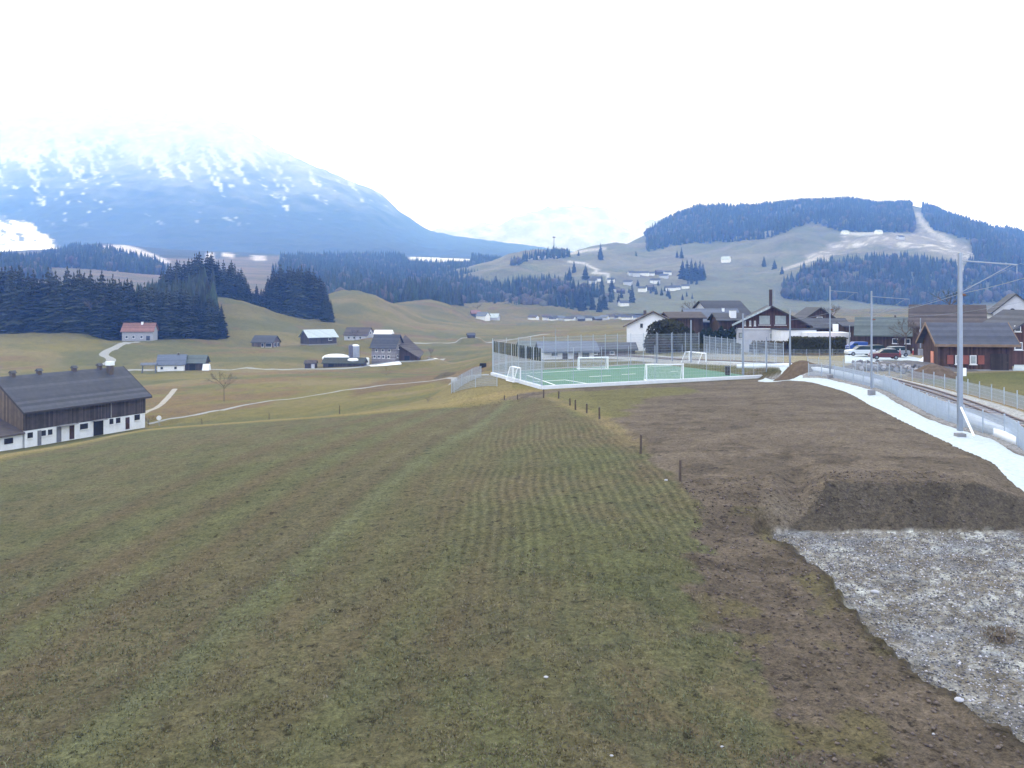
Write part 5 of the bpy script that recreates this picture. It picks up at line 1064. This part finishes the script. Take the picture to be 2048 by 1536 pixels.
for i in range(110):
    t = random.random(); r_ = random.random(); px = 1706+150*t; o = protoB[i] if i < 3 else protoB[random.randrange(3)].copy()
    if i >= 3: COL.objects.link(o)
    Yb = 113-9*t-4*r_-1; x = (px-CX)*Yb/F; o.location = (x, Yb, float(TZ(x, Yb))+.25+.9*(1-r_)*.6); o.rotation_euler = (random.random()*3, random.random()*3, random.random()*3); s = random.uniform(.4, .85); o.scale = (s, s, s); tag(o, 'grey boulder in the bank below the parking apron', 'boulder', 'boulders of the bank below the parking apron')
mound('rubble_bank', (at(1785,738,110)[0], 107.5), 9.0, 2.8, 1.15, -.38, 'grey stony bank carrying the boulders below the parking apron', (.14,.135,.13), 'bank', seed=12)

# ---- vehicles
def car(label, pos, rz, body, L=4.2, W=1.75, h=1.48, kind_='hatch', roofc=None):
    e = empty('parked_car' if kind_ != 'van' else 'parked_van', pos, rz); tag(e, label, 'car' if kind_ != 'van' else 'van'); b = mat('car paint %.2f %.2f %.2f' % body, body, .04, 1, .3, .1, spec=.6)
    gl = mat('car glass', (.03,.05,.055), .1, 1, .1, spec=.7); wt = W/2
    if kind_ == 'van': prof = [(-L/2,.35),(L/2,.35),(L/2,.95),(L/2-.45,1.1),(L/2-1.0,h),(-L/2,h)]
    else: prof = [(-L/2,.3),(L/2,.3),(L/2,.7),(L/2-.15,.82),(L/2-1.05,.93),(-L/2+.15,.95),(-L/2,.75)]
    MB().prism(prof, -wt, wt, 'y').build('body', b, e, bevel=.05)
    if kind_ != 'van':
        c = [(L/2-1.15,.93),(L/2-1.85,h-.04),(L/2-2.3,h),(-L/2+.75,h-.02),(-L/2+.18,.95)]
        MB().prism(c, -wt+.12, wt-.12, 'y').build('cabin', gl, e); MB().prism([(L/2-1.85,h-.05),(L/2-2.3,h-.01),(-L/2+.75,h-.03),(-L/2+.72,h+.03),(L/2-2.3,h+.04),(L/2-1.8,h+.0)], -wt+.1, wt-.1, 'y').build('roof', mat('car roof', roofc, .03, 1, .3, spec=.6) if roofc else b, e)
    else:
        for s in (-1, 1): MB().box(L/2-1.5, s*wt-.02*(s < 0), 1.0, L/2-.75, s*wt+.02*(s > 0), h-.25).build('side_window', gl, e)
    for x in (-L/2+.75, L/2-.8):
        for s in (-1, 1):
            w_ = MB().tube((x, s*(wt-.22), .31), (x, s*(wt+.01), .31), .31, None, 14).build('wheel', mat('tyre rubber', (.02,.02,.02), .1), e); MB().tube((x, s*(wt+.01), .31), (x, s*(wt+.03), .31), .18, None, 10).build('rim', M_GALV, w_)
    for s in (-1, 1):
        MB().box(L/2-.06, s*(wt-.42)-.15, .58, L/2+.02, s*(wt-.42)+.15, .74).build('headlight', FRAME, e); MB().box(-L/2-.02, s*(wt-.3)-.1, .62, -L/2+.05, s*(wt-.3)+.1, .85).build('tail_light', mat('red light', (.5,.03,.03), .05), e)
    return e
gzc = -8.62
car('dark red hatchback with white bonnet standing in front on the apron', (at(1769,716,124)[0], 124, gzc), R(172), (.10,.03,.035), roofc=(.16,.17,.2))
car('silver grey estate car parked behind the dark red hatchback', (at(1786,707,130)[0], 130, gzc), R(186), (.30,.32,.36), 4.6, 1.8, 1.5)
car('white and teal car parked nearest the hedge end', (at(1720,705,132)[0], 132, gzc), R(178), (.62,.66,.68), 4.3, 1.8, 1.5, roofc=(.6,.65,.66))
car('dark grey car parked between the white car and the silver estate', (at(1744,705,134)[0], 134, gzc), R(184), (.06,.07,.085), 4.3, 1.8, 1.5)
car('bright blue van parked behind the white car', (at(1713,698,143)[0], 143, gzc), R(180), (.02,.07,.28), 3.2, 1.7, 1.6, 'van')
cb = empty('equipment_box', (at(1453,752,113)[0], 112.5, -9.9)); MB().box(-.28,-.2,0,.28,.2,1.1).build('body', DARKW, cb); MB().box(-.32,-.24,1.1,.32,.24,1.16).build('lid', SLATE, cb); tag(cb, 'narrow dark box standing on the near edge of the pitch', 'box')
e = MB().box(-.5,-.3,0,.5,.3,.7).build('dark_crate', DARKW, bevel=.05); e.location = (at(1553,752,110)[0], 110, -9.95); tag(e, 'dark low crate at the right corner of the pitch', 'crate')

# ---- loose stones on the gravel, scraps and stems near the camera
def stones(name, n, label, mats_, smin, smax, reg):
    V0 = np.array([(0,0,1),(1,0,0),(0,1,0),(-1,0,0),(0,-1,0),(0,0,-1)], float); T0 = np.array([(0,1,2),(0,2,3),(0,3,4),(0,4,1),(5,2,1),(5,3,2),(5,4,3),(5,1,4)])
    p = reg(n); n = len(p); s = np.exp(RNG.uniform(math.log(smin), math.log(smax), n)); a = RNG.uniform(0, 6.28, n); j = RNG.uniform(.6, 1.3, (n, 6, 3))
    v = V0[None]*j*s[:, None, None]*np.array([1,.8,.6]); x = v[..., 0]*np.cos(a)[:, None]-v[..., 1]*np.sin(a)[:, None]+p[:, 0:1]; y = v[..., 0]*np.sin(a)[:, None]+v[..., 1]*np.cos(a)[:, None]+p[:, 1:2]
    z = v[..., 2]+G.at(p[:, 0], p[:, 1])[:, None]+s[:, None]*.25
    o = np_mesh(name, np.stack([x, y, z], -1).reshape(-1, 3), (T0[None]+(np.arange(n)*6)[:, None, None]).reshape(-1, 3), mats_); c4 = np.ones((n, 6, 4), np.float32)
    base = np.array([.27,.265,.275])[None]*RNG.choice([.35,.6,.9,1.3,2.1], (n, 1), p=[.24,.28,.24,.15,.09]); c4[:, :, :3] = base[:, None]
    o.data.color_attributes.new('col', 'FLOAT_COLOR', 'POINT').data.foreach_set('color', c4.ravel()); return tag(o, label, 'stones', kind='stuff')
M_ST = attrmat('loose stones', .9, .8, 1.2, 3)
def regb(n):
    p = np.stack([RNG.uniform(8, 28, n), RNG.uniform(15, 35.2, n)], 1); k = sdist(p[:, 0], p[:, 1], BASIN) > .25; return p[k]
stones('gravel', 60000, 'loose pale stones and broken rock covering the excavated corner', M_ST, .010, .055, regb)
def rege(n):
    p = np.stack([RNG.uniform(3, 20, n), RNG.uniform(14.5, 40, n)], 1); k = (sdist(p[:, 0], p[:, 1], EARTH) > .1)&(sdist(p[:, 0], p[:, 1], BASIN) < -.2); return p[k]
cl = stones('soil_clods', 7000, 'crumbled clods of earth lying on the bare brown strip', M_ST, .02, .085, rege); c_ = np.ones((len(cl.data.vertices)//6, 6, 4), np.float32); c_[:, :, :3] = (np.array([.105,.085,.070])[None]*RNG.uniform(.6, 1.5, (c_.shape[0], 1)))[:, None]; cl.data.color_attributes['col'].data.foreach_set('color', c_.ravel())
for px, py, s_, lb in ((1092,1355,.045,'small white stone lying in the near grass'),(1332,961,.07,'pale stone beside the nearest pasture post'),(1918,1402,.09,'largest white stone at the edge of the gravel'),(1750,1186,.11,'white boulder lying at the rim of the gravel'),(1223,1512,.03,'tiny pale stone near the bottom edge of the grass'),(1444,1494,.03,'bluish white pebble in the grass strip at the bottom'),(1868,1469,.035,'white pebble on the dark earth in the lower right')):
    x, y, z = hitp(px, py); o = MB().ball((0,0,.3*s_),(s_*1.3,s_,s_*.6),9,6,.15).build('stone', mat('white stone', (.42,.42,.43), .2, 8), smooth=True); o.location = (x, y, z); tag(o, lb, 'stone')
leafy('dry_tussock', (.9,.7,.38), hitp(2000, 1283), 'brown dry grass tussock lying on the gravel at the right', 'tussock', (.15,.125,.095), 150, .07, 44, 'ball', False)
# grass blades over the nearest turf
def blades():
    n = 110000; Yv = 14.5*(46/14.5)**RNG.uniform(0, 1, n); pxv = RNG.uniform(-30, 1700, n); Xv = (pxv-CX)/F*Yv
    k = (sdist(Xv, Yv, EARTH) < .3*RNG.normal(0, 1, n)+0.0); Xv, Yv = Xv[k], Yv[k]; dens = fbm(Xv*1.4, Yv*1.4, 61, 3); k = dens*(1-.85*sst(24, 44, Yv)) > RNG.uniform(.3, .6, len(Xv)); Xv, Yv = Xv[k], Yv[k]; n = len(Xv)
    a = RNG.uniform(0, 3.14, n); w = .018*np.sqrt(Yv/15)*RNG.uniform(.6, 1.5, n); h = RNG.uniform(.025, .08, n); dx_, dy_ = np.cos(a)*w, np.sin(a)*w; z = G.at(Xv, Yv)-.01; lx, ly = RNG.normal(0, .03, n), RNG.normal(0, .03, n)
    co = np.stack([np.stack([Xv-dx_, Yv-dy_, z], 1), np.stack([Xv+dx_, Yv+dy_, z], 1), np.stack([Xv+lx, Yv+ly, z+h], 1)], 1)
    o = np_mesh('grass', co.reshape(-1, 3), np.arange(3*n).reshape(-1, 3), attrmat('grass blades', .9, .8, 1.2, 1.2)); c4 = np.ones((n, 3, 4), np.float32)
    g_ = fbm(Xv/3, Yv/3, 63, 3)[:, None]; b_ = np.where(g_ > .5, np.array([[.125,.13,.070]]), np.array([[.15,.13,.08]]))*RNG.uniform(.6, 1.45, (n, 1)); c4[:, :, :3] = b_[:, None]
    o.data.color_attributes.new('col', 'FLOAT_COLOR', 'POINT').data.foreach_set('color', c4.ravel()); tag(o, 'short winter grass covering the sloping field', 'grass', kind='stuff')
blades()
